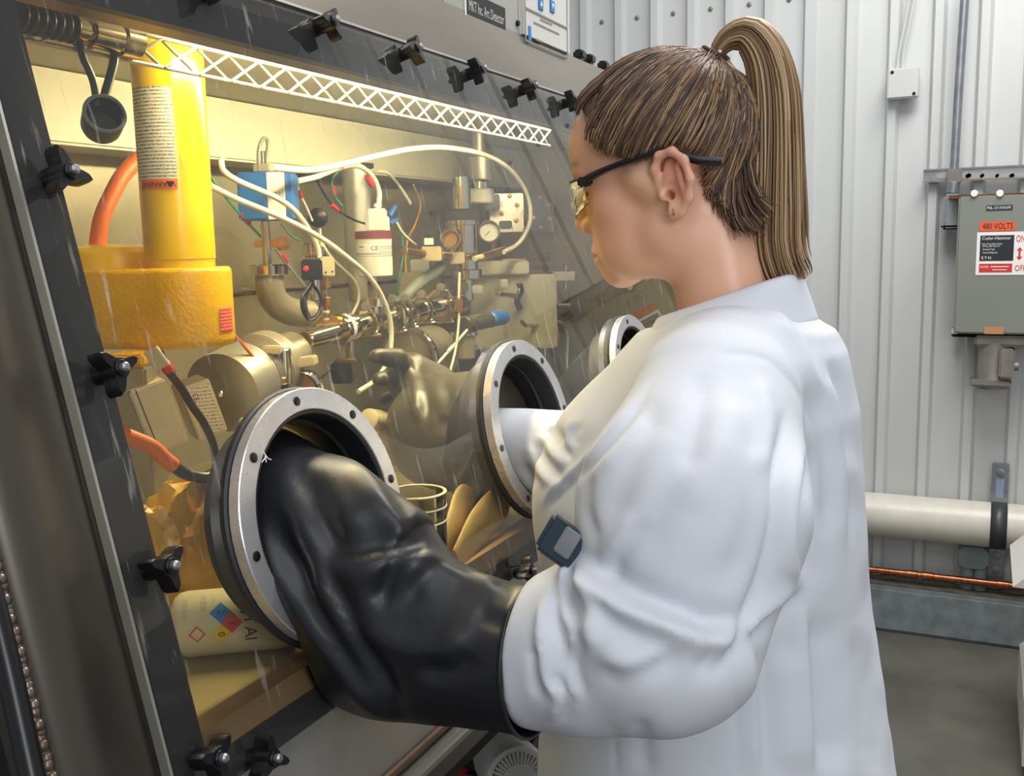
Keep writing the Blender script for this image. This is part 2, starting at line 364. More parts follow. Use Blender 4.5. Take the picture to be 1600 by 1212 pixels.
# the pane with holes for the ports
PORTS = [(.737, .110), (1.204, .110), (1.671, .110), (2.138, .110)]
RO, RI = .119, .0985
def pane():
    ys = [.506]; 
    V = []; fc = []; yb = [.506]+[(PORTS[i][0]+PORTS[i+1][0])/2 for i in range(3)]+[Y1+.05]
    b = B(); s0, s1 = -.404, .283
    for i, (cy, cs) in enumerate(PORTS):
        ya, yz = yb[i], yb[i+1]; n = 64; inner = []; outer = []
        for k in range(n):
            q = 2*np.pi*k/n; dy, ds = np.cos(q), np.sin(q); inner.append((cy+RI*1.02*dy, cs+RI*1.02*ds))
            ts = []
            if dy > 1e-6: ts.append((yz-cy)/dy)
            if dy < -1e-6: ts.append((ya-cy)/dy)
            if ds > 1e-6: ts.append((s1-cs)/ds)
            if ds < -1e-6: ts.append((s0-cs)/ds)
            t = min(ts); outer.append((cy+t*dy, cs+t*ds))
        # snap the nearest outer points to the corners
        for c in ((ya, s0), (ya, s1), (yz, s0), (yz, s1)):
            k = min(range(n), key=lambda k: (outer[k][0]-c[0])**2+(outer[k][1]-c[1])**2); outer[k] = c
        b.loft([[win(y, s, -.0015) for y, s in inner], [win(y, s, -.0015) for y, s in outer]], cap=False)
    return b
pane().obj('window_pane', 'acrylic', GB, None)
# star knobs that clamp the pane
def knob_mesh():
    b = B(); c = np.zeros(3)
    pts = []
    for k in range(36):
        q = 2*np.pi*k/36; r = .0085+.0115*max(0, math.cos(1.5*q))**6+.0115*max(0, math.cos(1.5*(q+2*np.pi)))**6*0
        r = .0085+.012*abs(math.cos(1.5*q))**8
        pts.append((r*math.cos(q), r*math.sin(q)))
    b.prism(pts, WN*.010, YA, WS, -.0001)
    b = B(); b.prism(pts, WN*.012, WS, YA, .014, .0018); b.cyl(WN*.002, WN*.013, .0085, seg=18); b.cyl(WN*.025, WN*.028, .0062, seg=18)
    return b
kn = [(.532, s) for s in (-.199, -.052, .098, .246)]+[(.935-.177, -.388), (.935, -.388), (1.112, -.388), (1.289, -.388), (1.466, -.388), (1.643, -.388), (1.82, -.388)]+[(.585, .272), (1.084, .274), (1.34, .274)]
kb0 = knob_mesh()
proto = None
for i, (y, s) in enumerate(kn):
    o = win(y, s, -.003); ang = RNG.uniform(0, 2.1) if i not in (2, 3) else .1
    if proto is None:
        proto = rawmesh('clamp_knob', np.array(kb0.v)+o, kb0.f, 'black', GB, 35, loc=o); k = proto
        bolt = B().lathe(WN*.0255+o, WN, [(0, .0036), (.006, .0036), (.0075, .0022)], 14).obj('stud', 'galv', k, 40, loc=o)
        col = B().cyl(WN*-.003+o, WN*.004+o, .0062, seg=16).obj('washer', 'galv', k, 40, loc=o)
    else:
        k = proto.copy(); COL.objects.link(k); k.location = o-np.array(GB['_o']); k['_o'] = list(map(float, o))
        for ch in (bolt, col):
            c = ch.copy(); COL.objects.link(c); c.parent = k; c['_o'] = list(map(float, o))
    k.rotation_mode = 'AXIS_ANGLE'; k.rotation_axis_angle = (ang, *WN)
# glove ports
for i, (cy, cs) in enumerate(PORTS):
    if i == 3: continue
    c = win(cy, cs, 0)
    B().ring(c-WN*.006, WN, RI+.002, RO+.003, .009, 72, .002).obj('port_gasket', 'gasket', GB, 40)
    rg = B().ring(c+WN*.003, WN, RI, RO, .012, 72, .0008).obj('port_ring', 'alu', GB, 30)
    B().ring(c-WN*.045, WN, RI-.004, RI+.001, .058, 72, .001).obj('port_cuff', 'gasket', GB, 40)
    B().ring(c-WN*.018, WN, RI-.0075, RI-.003, .007, 72, .002).obj('cuff_band', 'rubber', GB, 40)
    for k in range(8):
        q = -math.pi/2-.08+k*math.pi/4; p = c+WN*.0168+(.1085)*(math.cos(q)*YA+math.sin(q)*WS)
        B().lathe(p-WN*.002, WN, [(0, .0044), (.0010, .0044), (.0016, .003), (.0016, .0001)], 14).obj('bolt', 'black' if i == 0 else 'darkgalv', rg, 40)
th_ = thing('loose_thread', 'tiny white thread snagged on a bolt of the nearest port ring', 'thread', win(.65, .045, .018))
for L in ([(411, 704), (415, 713), (409, 722)], [(414, 710), (419, 716), (424, 718)], [(414, 712), (416, 722)]): B().tube([CAM+ray(*q)*((WH+.018)/(ray(*q)@WN)) for q in L], .0005, 6).obj('strand', 'white', th_)
# lamp above the wire guard
lamp = thing('strip_lamp', 'glowing strip lamp under the glovebox roof behind the header', 'lamp', (-.735, 1.3, 1.69))
B().box((-.735, 1.32, 1.694), (.075, 1.0, .010), bev=.003).obj('housing', 'white_plastic', lamp)
M['lamp'] = mat('lamp_glow', 'fff6c8', .5, emit='ffeebc', estr=84)
for dx in (-.016, .018):
    B().cyl((-.735+dx, .84, 1.679), (-.735+dx, 1.80, 1.679), .008, seg=14).obj('tube', 'lamp', lamp)
gd = thing('wire_guard', 'zigzag wire truss hanging in front of the strip lamp', 'wire guard', (-.76, 1.25, 1.64))
XG = -.765; GL, GU = 1.45+.241*.765, 1.45+.2785*.765
for z in (GL, GU): B().tube([(XG, .58, z), (XG, 1.80, z)], .0022, 8, False).obj('rail', 'zinc', gd)
n = 24
for i in range(n):
    y = .60+.05*i
    B().tube([(XG+.002, y, GL), (XG+.002, y+.05, GU)], .0016, 6, False).obj('wire', 'zinc', gd)
    B().tube([(XG-.002, y, GU), (XG-.002, y+.05, GL)], .0016, 6, False).obj('wire', 'zinc', gd)
# ================================================================== INSIDE THE BOX
RH = unit([RT[0], RT[1], 0]); DV = np.array([-RH[1], RH[0], 0]); TC = -DV      # image right, away, toward the camera (horizontal)
FR = [RH, DV, ZA]
def px(P): return 1/ppm(P)
class At:
    """measures taken on the vertical plane x = const inside the box"""
    def __init__(s, x): s.x = x
    def __call__(s, a, b): return ux(a, b, s.x)
    def k(s, a, b): return px(ux(a, b, s.x))
def vcyl(A, cx, y0, y1, w, b=None, bev=None):
    c = A(cx, (y0+y1)/2); r = w/2*A.k(cx, (y0+y1)/2)
    t = A(cx, y0)[2]; d = A(cx, y1)[2]
    return (b or B()).cyl((c[0], c[1], d), (c[0], c[1], t), r, bev=bev)
def fbox(A, x0, y0, x1, y1, dep, b=None, bev=.002, fr=None):
    c = A((x0+x1)/2, (y0+y1)/2); k = px(c)
    return (b or B()).box(c, ((x1-x0)*k, dep, (y1-y0)*k), FR if fr is None else fr, bev)
def on(A, x0, y0, x1, y1, dep, a, b, fr=None):
    fr = FR if fr is None else fr; c = A((x0+x1)/2, (y0+y1)/2); k = px(c)
    return c+np.asarray(fr[0])*(a-(x0+x1)/2)*k-ZA*(b-(y0+y1)/2)*k-np.asarray(fr[1])*(dep/2+.0004)
def pts(A, L): return [A(*q) if len(q) == 2 else ux(*q) for q in L]
# ---- yellow hoist post
A = At(-.892)
c = A(275, 300); R = 54*px(c); zt = ZC-.004; zb = A(275, 418)[2]; zb2 = A(275, 541)[2]
hp = thing('yellow_press', 'bright yellow hydraulic column with warning label standing on a cast yellow block', 'machine', (c[0], c[1], ZF))
B().lathe((c[0], c[1], zb), ZA, [(0, R-.001), (.010, R-.001), (.0105, R), (zt-zb, R)], 48).obj('column', 'yellow', hp)
side = unit(RH*-.95+DV*.2); nrm = np.cross(ZA, side)
poly = []
RB = R*1.42
for q in np.linspace(-np.pi/2, np.pi/2, 25): poly.append((-RB*np.cos(q)*1.0, RB*np.sin(q)))
poly += [(.10, RB*.9), (.14, RB), (.20, RB), (.20, -RB), (.14, -RB), (.10, -RB*.9)]
bd = B(); h = zb-zb2
def blk(z0, z1, sc0, sc1):
    return [np.array([c[0], c[1], z])+side*x*s_+nrm*y*s_ for z, s_ in ((z0, sc0),) for x, y in poly]
bd.loft([blk(zb2, 0, .93, 1), blk(zb2+.004, 0, .985, 1), blk(zb2+.010, 0, 1, 1), blk(zb-.006, 0, 1, 1), blk(zb-.002, 0, .98, 1), blk(zb, 0, .94, 1)])
bd.obj('cast_block', 'yellow_cast', hp, 50)
hc = np.array([c[0], c[1], zb])+side*.105+DV*.03
B().lathe(hc-ZA*.01, ZA, [(0, .062), (.030, .062), (.036, .056), (.040, .03), (.041, .0)], 40).obj('cap_disc', 'yellow', hp)
pc = A(207, 555)
B().box((pc[0], pc[1], (zb2+A(207, 570)[2])/2), (.042, .05, zb2-A(207, 570)[2]), FR, .003).obj('foot_block', 'yellow_cast', hp)
B().box((pc[0], pc[1], (ZF+A(207, 570)[2])/2), (.046, .05, A(207, 570)[2]-ZF), FR, .003).obj('pedestal', 'steel_in', hp)
# label wrapped on the column
view = unit(np.array([-c[0], -c[1], 0])); e2 = np.cross(ZA, view)      # e2 = image right
def wrap(u, z, rr=R+.0006): return np.array([c[0], c[1], 0])+rr*(np.cos(u)*view+np.sin(u)*e2)+ZA*z
def patch(name, u0, u1, z0, z1, m, parent, rr=R+.0006, n=14, f=wrap):
    rows = [[f(u, z, rr) for u in np.linspace(u0, u1, n)] for z in np.linspace(z0, z1, 4)]
    return B().loft(rows, cap=False, closed=False).obj(name, m, parent, 80)
zl = [A(250, y)[2] for y in (140, 281, 297)]
def linesmat(name, paper, ink, n, period, seedscale):
    m, nt, b = nodes(name); N = nt.nodes; L = nt.links; b.inputs['Roughness'].default_value = .5
    tc = N.new('ShaderNodeTexCoord'); sp = N.new('ShaderNodeSeparateXYZ'); L.new(tc.outputs['Generated'], sp.inputs[0])
    m1 = N.new('ShaderNodeMath'); m1.operation = 'MULTIPLY'; m1.inputs[1].default_value = n; L.new(sp.outputs[2], m1.inputs[0])
    fr = N.new('ShaderNodeMath'); fr.operation = 'FRACT'; L.new(m1.outputs[0], fr.inputs[0])
    gt = N.new('ShaderNodeMath'); gt.operation = 'GREATER_THAN'; gt.inputs[1].default_value = .5; L.new(fr.outputs[0], gt.inputs[0])
    ns = N.new('ShaderNodeTexNoise'); ns.inputs['Scale'].default_value = seedscale; ns.inputs['Detail'].default_value = 1; L.new(tc.outputs['Generated'], ns.inputs[0])
    g2 = N.new('ShaderNodeMath'); g2.operation = 'GREATER_THAN'; g2.inputs[1].default_value = period; L.new(ns.outputs[0], g2.inputs[0])
    ml = N.new('ShaderNodeMath'); ml.operation = 'MULTIPLY'; L.new(gt.outputs[0], ml.inputs[0]); L.new(g2.outputs[0], ml.inputs[1])
    mx = N.new('ShaderNodeMix'); mx.data_type = 'RGBA'; mx.inputs[6].default_value = (*hexc(paper), 1); mx.inputs[7].default_value = (*hexc(ink), 1)
    L.new(ml.outputs[0], mx.inputs[0]); L.new(mx.outputs[2], b.inputs['Base Color']); M[name] = m
linesmat('print_column', 'f0ecd8', '6b665c', 26, .47, 60)
linesmat('print_red', 'cc3a34', 'f0b0a4', 7, .5, 24)
linesmat('print_beige', 'd8cca8', '6a6250', 15, .52, 45)
linesmat('print_white', 'f4f2ea', '333333', 5, .5, 14)
patch('warning_label', -1.30, .06, zl[1], zl[0], 'print_column', hp)
patch('warning_strip', -1.08, .06, zl[2], zl[1], 'label_orange', hp, R+.0007)
zc = (zl[1]+zl[2])/2
text('lettering', 'WARNING', c, RH, ZA, .0085, 'black_print', hp, warp=lambda u, v: wrap(-.52-u/R*1.1, zc-v, R+.0011))
text('lettering', '▲', c, RH, ZA, .010, 'black_print', hp, warp=lambda u, v: wrap(-.14-u/R, zc-v, R+.0011))
lc = A(334, 493); 
def wrapb(u, z, rr): return np.array([c[0], c[1], 0])+rr*(np.cos(u)*view+np.sin(u)*e2)+ZA*z
patch('sticker', .74, 1.16, A(334, 511)[2], A(334, 476)[2], 'print_red', hp, RB+.0012, f=wrapb)
# ---- ribbed sleeve, plug and hanging dust cap at the top left
A = At(-.76)
sl = thing('ribbed_pipe', 'grey ribbed pipe with steel coupling running under the roof near the corner post', 'pipe', A(120, 50))
ps = pts(A, [(20, 22), (35, 28), (115, 44)]); ax = unit(ps[2]-ps[0]); L_ = np.linalg.norm(ps[2]-ps[0])
B().lathe(ps[0], ax, [(L_*i/40, .011+.0035*abs(math.sin(i*.55))) for i in range(41)], 24).obj('ribbed_sleeve', 'olive_rubber', sl, 60)
B().lathe(ps[2], ax, [(0, .010), (.015, .010), (.016, .014), (.05, .0145), (.051, .017), (.072, .017), (.074, .012)], 28).obj('coupling', 'chrome', sl)
cp = thing('dust_cap', 'black rubber dust cap dangling on its strap from the ribbed pipe', 'cap', A(170, 185))
cc = A(160, 190); ca = unit(RH*.50+ZA*.36+TC*.78)
B().lathe(cc-ca*.020, ca, [(0, .006), (.003, .010), (.006, .012), (.008, .017), (.012, .0185), (.034, .0195), (.036, .0185), (.036, .0165), (.010, .015), (.010, .0)], 32).obj('cap_body', 'olive_rubber', cp)
B().ring(cc+ca*.0145, ca, .0162, .0198, .003, 32, .001).obj('rim', 'grey_hose', cp)
B().tube(pts(A, [(152, 165), (145, 125), (130, 90), (122, 55)]), .0035, 8).obj('strap', 'olive_rubber', cp)
B().tube(pts(A, [(160, 160), (172, 120), (178, 95), (180, 62)]), .0042, 8).obj('strap', 'olive_rubber', cp)
# ---- orange hoses
A = At(-1.02)
tag(B().tube(pts(A, [(150, 400), (158, 345), (172, 310), (195, 270), (230, 240), (262, 236)]), .0105, 14).obj('orange_hose', 'orange', None), 'orange hose rising behind the yellow column to the cream duct', 'hose')
A = At(-.72)
oh = thing('orange_cable', 'orange cable in a black sleeve lying low behind the near corner post', 'cable', A(250, 720))
B().tube(pts(A, [(195, 680), (235, 697), (255, 715), (270, 727)]), .0078, 12).obj('jacket', 'orange', oh)
B().tube(pts(A, [(265, 722), (290, 740), (325, 745), (345, 730), (360, 715)]), .0062, 12).obj('sleeve', 'black', oh)
# ---- blue pressure gauge on its stem and the big elbow
A = At(-1.0)
g = thing('pressure_gauge', 'blue and white box-shaped vacuum gauge on a polished stem', 'gauge', A(415, 412))
fbox(A, 379, 271, 461, 344, .06, bev=.003).obj('case', 'blue', g)
k = A.k(420, 300)
card('face_label', on(A, 379, 271, 461, 344, .06, 439, 307.5), RH, ZA, 27*k, 71*k, 'white', g)
text('lettering', 'LC35', on(A, 379, 271, 461, 344, .06, 440, 306)+TC*.0005, RH, ZA, 11*k, 'grey_instr', g)
text('lettering', '———', on(A, 379, 271, 461, 344, .06, 434, 287)+TC*.0005, RH, ZA, 5*k, 'blue_print', g)
B().tube(pts(A, [(405, 268), (404, 240), (408, 222), (414, 216), (419, 225), (416, 250), (414, 268)]), .0032, 8).obj('loop_wire', 'grey_hose', g)
fbox(A, 398, 256, 424, 270, .022).obj('plug', 'alu_dull', g)
vcyl(A, 411, 236, 258, 9).obj('ferrule', 'chrome', g)
vcyl(A, 416, 345, 414, 14).obj('stem', 'chrome', g)
fbox(A, 400, 375, 448, 386, .030).obj('clamp', 'brass', g)
b_ = B(); fbox(A, 432, 370, 453, 377, .012, b_); fbox(A, 432, 384, 453, 391, .012, b_); b_.obj('wing_nut', 'brass', g)
vm = thing('elbow_pipe', 'thick grey steel elbow pipe with flange below the blue gauge', 'pipe', A(440, 460))
vcyl(A, 421, 413, 430, 60).obj('flange', 'chrome', vm)
B().tube(pts(A, [(421, 428), (422, 450), (432, 473), (455, 487), (482, 490)]), 22*A.k(430, 460), 28).obj('elbow', 'steel_in', vm, 60)
for q in ((470, 476), (462, 470), (476, 487)): B().ball(A(*q)+TC*.028, .0045, seg=10).obj('bolt', 'chrome', vm)
# ---- tubes A, B, C
A = At(-.93)
def tubing(name, A, L, r, m, label, cat='tube', group=None): return tag(B().tube(pts(A, L), r, 10, n=12*len(L)).obj(name, m, None, 80), label, cat, group)
tubing('plastic_tube', A, [(345, 247), (350, 267), (375, 284), (430, 308), (460, 329), (482, 358), (496, 385), (499, 402)], .0042, 'white_tube', 'milky plastic tube running down across the blue gauge to the solenoid block')
tubing('plastic_tube', At(-.90), [(328, 290), (370, 311), (440, 340), (500, 371), (545, 404), (578, 434), (600, 470), (611, 510), (608, 555), (590, 590), (560, 612)], .0042, 'white_tube', 'long milky plastic tube sweeping down past the white controller to the inner glove')
tubing('plastic_tube', At(-.92), [(425, 262), (480, 266), (530, 258), (600, 241), (650, 232), (700, 231), (760, 243), (800, 268), (824, 305), (828, 345), (812, 378), (787, 394)], .0049, 'white_tube', 'white plastic tube arching in a wide loop to the brass fitting')
tubing('plastic_tube', At(-1.0), [(465, 283), (495, 276), (530, 262), (560, 259), (582, 276), (592, 300), (591, 325)], .0048, 'white_tube', 'cream cable bending down into the white controller plug', 'cable')
for q0, q1 in (((519, 262), (534, 260)), ((573, 277), (582, 290))):
    tag(B().cyl(ux(*q0, -1.0), ux(*q1, -1.0), .0056, seg=14).obj('cable_band', 'red', None), 'red band on the cream cable %s' % ('near the duct' if q0[0] < 540 else 'at its bend'), 'cable band')
tubing('plastic_tube', At(-1.06), [(500, 376), (520, 405), (555, 440), (560, 468), (548, 495)], .0030, 'white_tube', 'thin pale tube curving down left of the controller')
# wires with red heat-shrink
def wire(A, L, r, m, label, bands=()):
    t = thing('wire', label, 'wire', A(*L[0]))
    B().tube(pts(A, L), r, 8, n=10*len(L)).obj('lead', m, t, 80)
    for a, b in bands: B().cyl(A(*a), A(*b), r*1.9, seg=10).obj('heat_shrink', 'red', t)
    return t
wire(At(-1.05), [(463, 283), (467, 300), (478, 322), (488, 345)], .0020, 'white_tube', 'thin white wire with a red sleeve right of the blue gauge', [((466, 297), (471, 309))])
wire(At(-1.05), [(495, 280), (505, 300), (517, 318), (530, 330), (550, 342), (572, 350)], .0022, 'black', 'black lead with a red sleeve running to the controller plug', [((517, 319), (528, 328))])
wire(At(-1.05), [(528, 268), (520, 280), (519, 296), (525, 310), (535, 322)], .0020, 'green_wire', 'short green wire with a red sleeve under the cream cable', [((519, 291), (523, 304))])
wire(At(-1.02), [(330, 278), (350, 305), (378, 338), (408, 370)], .0020, 'green_wire', 'green twisted wire slanting down left of the blue gauge', [((376, 334), (390, 350))])
wire(At(-.97), [(430, 388), (440, 402), (452, 418), (470, 440), (488, 460)], .0021, 'grey_hose', 'grey lead with a red sleeve below the wing clamp', [((440, 397), (449, 409))])
wire(At(-1.12), [(646, 288), (657, 320), (648, 352), (638, 372), (634, 400), (634, 425)], .0021, 'yellow_wire', 'yellow wire hanging behind the white controller')
wire(At(-1.1), [(628, 360), (630, 395), (625, 430), (622, 465)], .0020, 'green_wire', 'thin green wire hanging right of the white controller')
wire(At(-1.08), [(440, 350), (455, 368), (470, 376)], .0016, 'green_wire', 'short green wire beside the gauge stem')
# ---- black ball knob and grey cylinder
A = At(-1.06)
kb_ = thing('gauge_bulb', 'round black bulb with a pale stem beside the tall steel cylinder', 'bulb', A(497, 380))
B().lathe(A(497, 340)-TC*.012, TC, [(0, .012), (.004, .0165), (.012, .0175), (.020, .0165), (.024, .010), (.024, .002)], 30).obj('bulb', 'black', kb_)
B().tube(pts(A, [(497, 333), (499, 355), (502, 385)])+[], .0030, 8).obj('stem', 'hose_cream', kb_)
A = At(-1.13)
gc = thing('steel_cylinder', 'tall brushed steel cylinder standing behind the white controller', 'cylinder', A(560, 400))
vcyl(A, 559, 262, 408, 44).obj('barrel', 'alu_dull', gc); vcyl(A, 559, 256, 263, 50).obj('cap', 'dark', gc); vcyl(A, 559, 398, 470, 30).obj('lower_stem', 'steel_in', gc)
vcyl(At(-1.12), 490, 380, 400, 44, vcyl(At(-1.12), 490, 400, 470, 26)).obj('side_flange', 'chrome', gc)
# ---- white controller with maroon band
A = At(-.98)
wc = thing('ion_gauge_controller', 'white cylindrical controller with a maroon collar and grey plug', 'controller', A(584, 432))
c = A(585, 400); k = px(c); r = 28*k
B().lathe((c[0], c[1], A(585, 432)[2]), ZA, [(0, r-.004), (.002, r-.001), (.012, r)]+[q for i in range(6) for q in ((.034+i*.0032, r), (.0345+i*.0032, r-.0012), (.0362+i*.0032, r-.0012), (.0367+i*.0032, r))]+[((432-373)*k, r)], 48).obj('housing', 'white_plastic', wc)
B().lathe((c[0], c[1], A(585, 373)[2]), ZA, [(0, r+.001), (11*k, r+.001), (12*k, r-.001)], 48).obj('collar', 'maroon', wc)
v_ = unit(np.array([-c[0], -c[1], 0])); w_ = np.cross(ZA, v_)
f_ = lambda u, z, rr: np.array([c[0], c[1], 0])+rr*(np.cos(u)*v_+np.sin(u)*w_)+ZA*z
patch('name_plate', -1.15, .25, A(585, 395)[2], A(585, 380)[2], 'white', wc, r+.0006, f=f_)
text('lettering', 'CE', c, RH, ZA, .011, 'black_print', wc, warp=lambda u, v: f_(.02+u/r, A(585, 388)[2]+v, r+.0011))
text('lettering', '▬▬', c, RH, ZA, .005, 'black_print', wc, warp=lambda u, v: f_(-.75+u/r, A(585, 385)[2]+v, r+.0011))
b_ = B(); fbox(A, 575, 326, 604, 362, .024, b_, .003); fbox(A, 572, 338, 608, 362, .018, b_, .002); b_.obj('plug', 'white_plastic', wc)
B().lathe(A(590, 328), ZA, [(0, .008), (.002, .008), (.003, .0062), (.005, .0062), (.006, .0078), (.008, .0078), (.009, .006), (.012, .006)], 18).obj('strain_relief', 'white_plastic', wc)
vcyl(A, 586, 432, 470, 10).obj('stem', 'chrome', wc)
for (a0, b0_), (a1_, b1_), lb in (((608, 338), (618, 322), 'upper'), ((608, 350), (620, 342), 'lower')):
    tag(B().cyl(ux(a0, b0_, -1.02), ux(a1_, b1_, -1.02), .0055, .004, seg=14).obj('wire_connector', 'blue', None), '%s of two small blue wire connectors right of the controller plug' % lb, 'connector', 'blue connectors by the controller')
tubing('plastic_tube', At(-1.1), [(590, 268), (605, 270), (622, 288), (638, 312), (641, 318)], .0034, 'white_tube', 'short white tube curling over above the controller')
tubing('plastic_tube', At(-1.02), [(618, 345), (628, 362), (642, 376), (650, 382)], .0026, 'white_tube', 'thin white lead running from the blue connectors to the relay')
# ---- solenoid block, cable coil, brass nipple
A = At(-.90)
so = thing('solenoid_block', 'black solenoid block with a red button and a beige half', 'solenoid', A(500, 432))
fr_ = [unit(RH+DV*.25), unit(DV-RH*.25), ZA]
fbox(A, 471, 405, 503, 437, .026, fr=fr_).obj('coil_block', 'black', so)
fbox(A, 501, 401, 522, 432, .026, fr=fr_).obj('valve_body', 'beige', so)
B().lathe(on(A, 471, 405, 503, 437, .026, 478, 419, fr_), TC, [(0, .0042), (.002, .0042), (.0028, .002)], 16).obj('button', 'red', so)
for q in ((508, 425), (518, 424)): B().lathe(on(A, 501, 401, 522, 432, .026, *q, fr_), TC, [(0, .0014), (.001, .0014)], 8).obj('screw', 'black', so)
cl = B()
for j in range(4):
    L = [(487, 437), (486, 445), (474+j, 462), (473+j*1.4, 480), (480+j, 496), (489, 499-j), (500-j, 488), (503-j, 470), (496-j, 452), (488, 445)]
    cl.tube([A(*q)+DV*(.004*j-.006) for q in L], .0021, 8, n=50)
tag(cl.obj('cable_coil', 'black', None, 80), 'black cable tied in an oval coil below the solenoid block', 'cable')
bn = thing('brass_nipple', 'stack of brass hex fittings under the solenoid block', 'fitting', A(510, 500))
for y0, y1, w, m in ((432, 452, 8, 'brass'), (440, 450, 13, 'brass'), (452, 465, 4, 'chrome'), (464, 478, 14, 'brass'), (478, 485, 10, 'brass'), (485, 488, 11, 'white_plastic'), (488, 496, 12, 'brass'), (496, 500, 9, 'white_plastic')):
    vcyl(A, 510, y0, y1, w).obj('hex_nut' if w > 11 else 'nipple', m, bn)
# ---- horizontal manifold pipe
A = At(-.92)
mf = thing('manifold_pipe', 'long polished horizontal manifold pipe with clamped flanges', 'pipe', A(600, 500))
def run(a, b, wa, wb=None, xa=-.92, xb=None, m='chrome', name='pipe', bev=None):
    p = ux(*a, xa); q = ux(*b, xb if xb is not None else xa)
    return B().cyl(p, q, wa/2*px(p), (wb or wa)/2*px(q), bev=bev).obj(name, m, mf)
run((477, 531), (530, 516), 30, name='end_tube'); run((476.2, 531.2), (477.5, 530.9), 25, m='brass', name='end_cap')
run((528, 516), (534, 514), 48, name='flange'); run((535, 514), (540, 513), 46, m='white_plastic', name='seal'); run((541, 512), (548, 510), 46, m='chrome', name='flange')
run((540, 513), (572, 503), 26); run((572, 503), (640, 488), 24); run((640, 490), (665, 482), 34); run((660, 484), (720, 474), 30)
for cx, cy, w in ((574, 503, 44), (615, 494, 50), (634, 490, 46), (660, 484, 44), (690, 478, 54)):
    p = ux(cx, cy, -.92); r = w/2*px(p); ax = unit(ux(700, 476, -.92)-ux(540, 513, -.92))
    B().lathe(p-ax*.006, ax, [(0, r*.75), (.002, r), (.010, r), (.012, r*.75)], 32).obj('clamp_ring', 'chrome', mf)
    B().box(p+ZA*(r+.002)-ax*.001, (.012, .016, .016), [unit([ax[0], ax[1], 0]), np.cross(ZA, unit([ax[0], ax[1], 0])), ZA], .003).obj('clamp_lug', 'alu_dull', mf)
    B().cyl(p-ZA*(r*.9)-RH*.012, p-ZA*(r*.9)+RH*.022, .0028, seg=10).obj('clamp_screw', 'chrome', mf)
vcyl(A, 585, 476, 500, 20).obj('branch', 'chrome', mf); vcyl(A, 586, 464, 478, 40).obj('branch_flange', 'chrome', mf)
vcyl(A, 545, 520, 566, 16).obj('drop_leg', 'chrome', mf)
p = A(512, 512); B().lathe(p+DV*.01, -unit(RH*.3+TC), [(0, .020), (.010, .020), (.012, .016)], 30).obj('side_flange', 'brass', mf)
bx_ = thing('black_module', 'small black module under the manifold pipe', 'module', A(535, 596))
fbox(A, 519, 566, 552, 598, .026).obj('case', 'black', bx_); fbox(A, 523, 561, 556, 567, .026).obj('lid', 'rust', bx_)
B().tube(pts(A, [(520, 575), (505, 588), (492, 600)]), .002, 8).obj('lead', 'black', bx_)
# ---- polished cylinder and banded cylinder low in the middle
A = At(-.88)
cyl2 = thing('polished_can', 'small polished steel can standing on a black banded base', 'canister', A(438, 640))
vcyl(A, 441, 544, 600, 30).obj('can', 'chrome', cyl2); vcyl(A, 432, 588, 612, 34).obj('collar', 'brass', cyl2); vcyl(A, 433, 598, 610, 36).obj('band', 'black', cyl2); vcyl(A, 433, 610, 624, 36).obj('label_band', 'beige', cyl2); vcyl(A, 433, 622, 650, 32).obj('base', 'chrome', cyl2)
fbox(A, 411, 540, 440, 553, .02).obj('bracket', 'beige', cyl2)
b_ = B(); b_.box(A(470, 566), (.045, .03, .014), [unit(RH+ZA*.15), DV, unit(ZA-RH*.15)], .002); tag(b_.obj('angle_block', 'beige', None), 'beige metal angle block right of the polished can', 'block')
gp = thing('cable_plug', 'blue grey cable plug lying against the polished can', 'plug', A(430, 580))
b_ = B()
for q0, q1, r in (((415, 570), (428, 580), .006), ((426, 576), (440, 586), .0085), ((438, 584), (446, 592), .005)): b_.cyl(A(*q0), A(*q1), r, seg=12)
b_.obj('plug_body', 'grey_box2', gp); B().tube(pts(A, [(365, 522), (385, 545), (400, 562), (416, 572)]), .0022, 8).obj('lead', 'orange', gp)
vp = thing('round_sight_glass', 'polished round sight glass beside the banded can', 'sight glass', A(472, 605))
B().ring(A(472, 608)+DV*.01, TC, .022, .030, .024, 40, .004).obj('rim', 'chrome', vp); B().lathe(A(472, 608)+DV*.006, TC, [(0, .023), (.002, .023)], 36).obj('disc', 'brass', vp)
fl = thing('clamp_fitting', 'polished clamp fitting with brass wing right of the pump drum', 'fitting', A(405, 640))
B().cyl(A(392, 632), A(428, 628), .010, seg=24).obj('barrel', 'chrome', fl); B().tube(pts(A, [(384, 660), (386, 630), (396, 616), (414, 618), (420, 630)]), .003, 8).obj('bail', 'brass', fl)
fbox(A, 376, 652, 392, 664, .02).obj('wing', 'hose_cream', fl); fbox(A, 394, 646, 408, 660, .02, fr=[unit(RH+ZA*.5), DV, unit(ZA-RH*.5)]).obj('wing', 'hose_cream', fl)
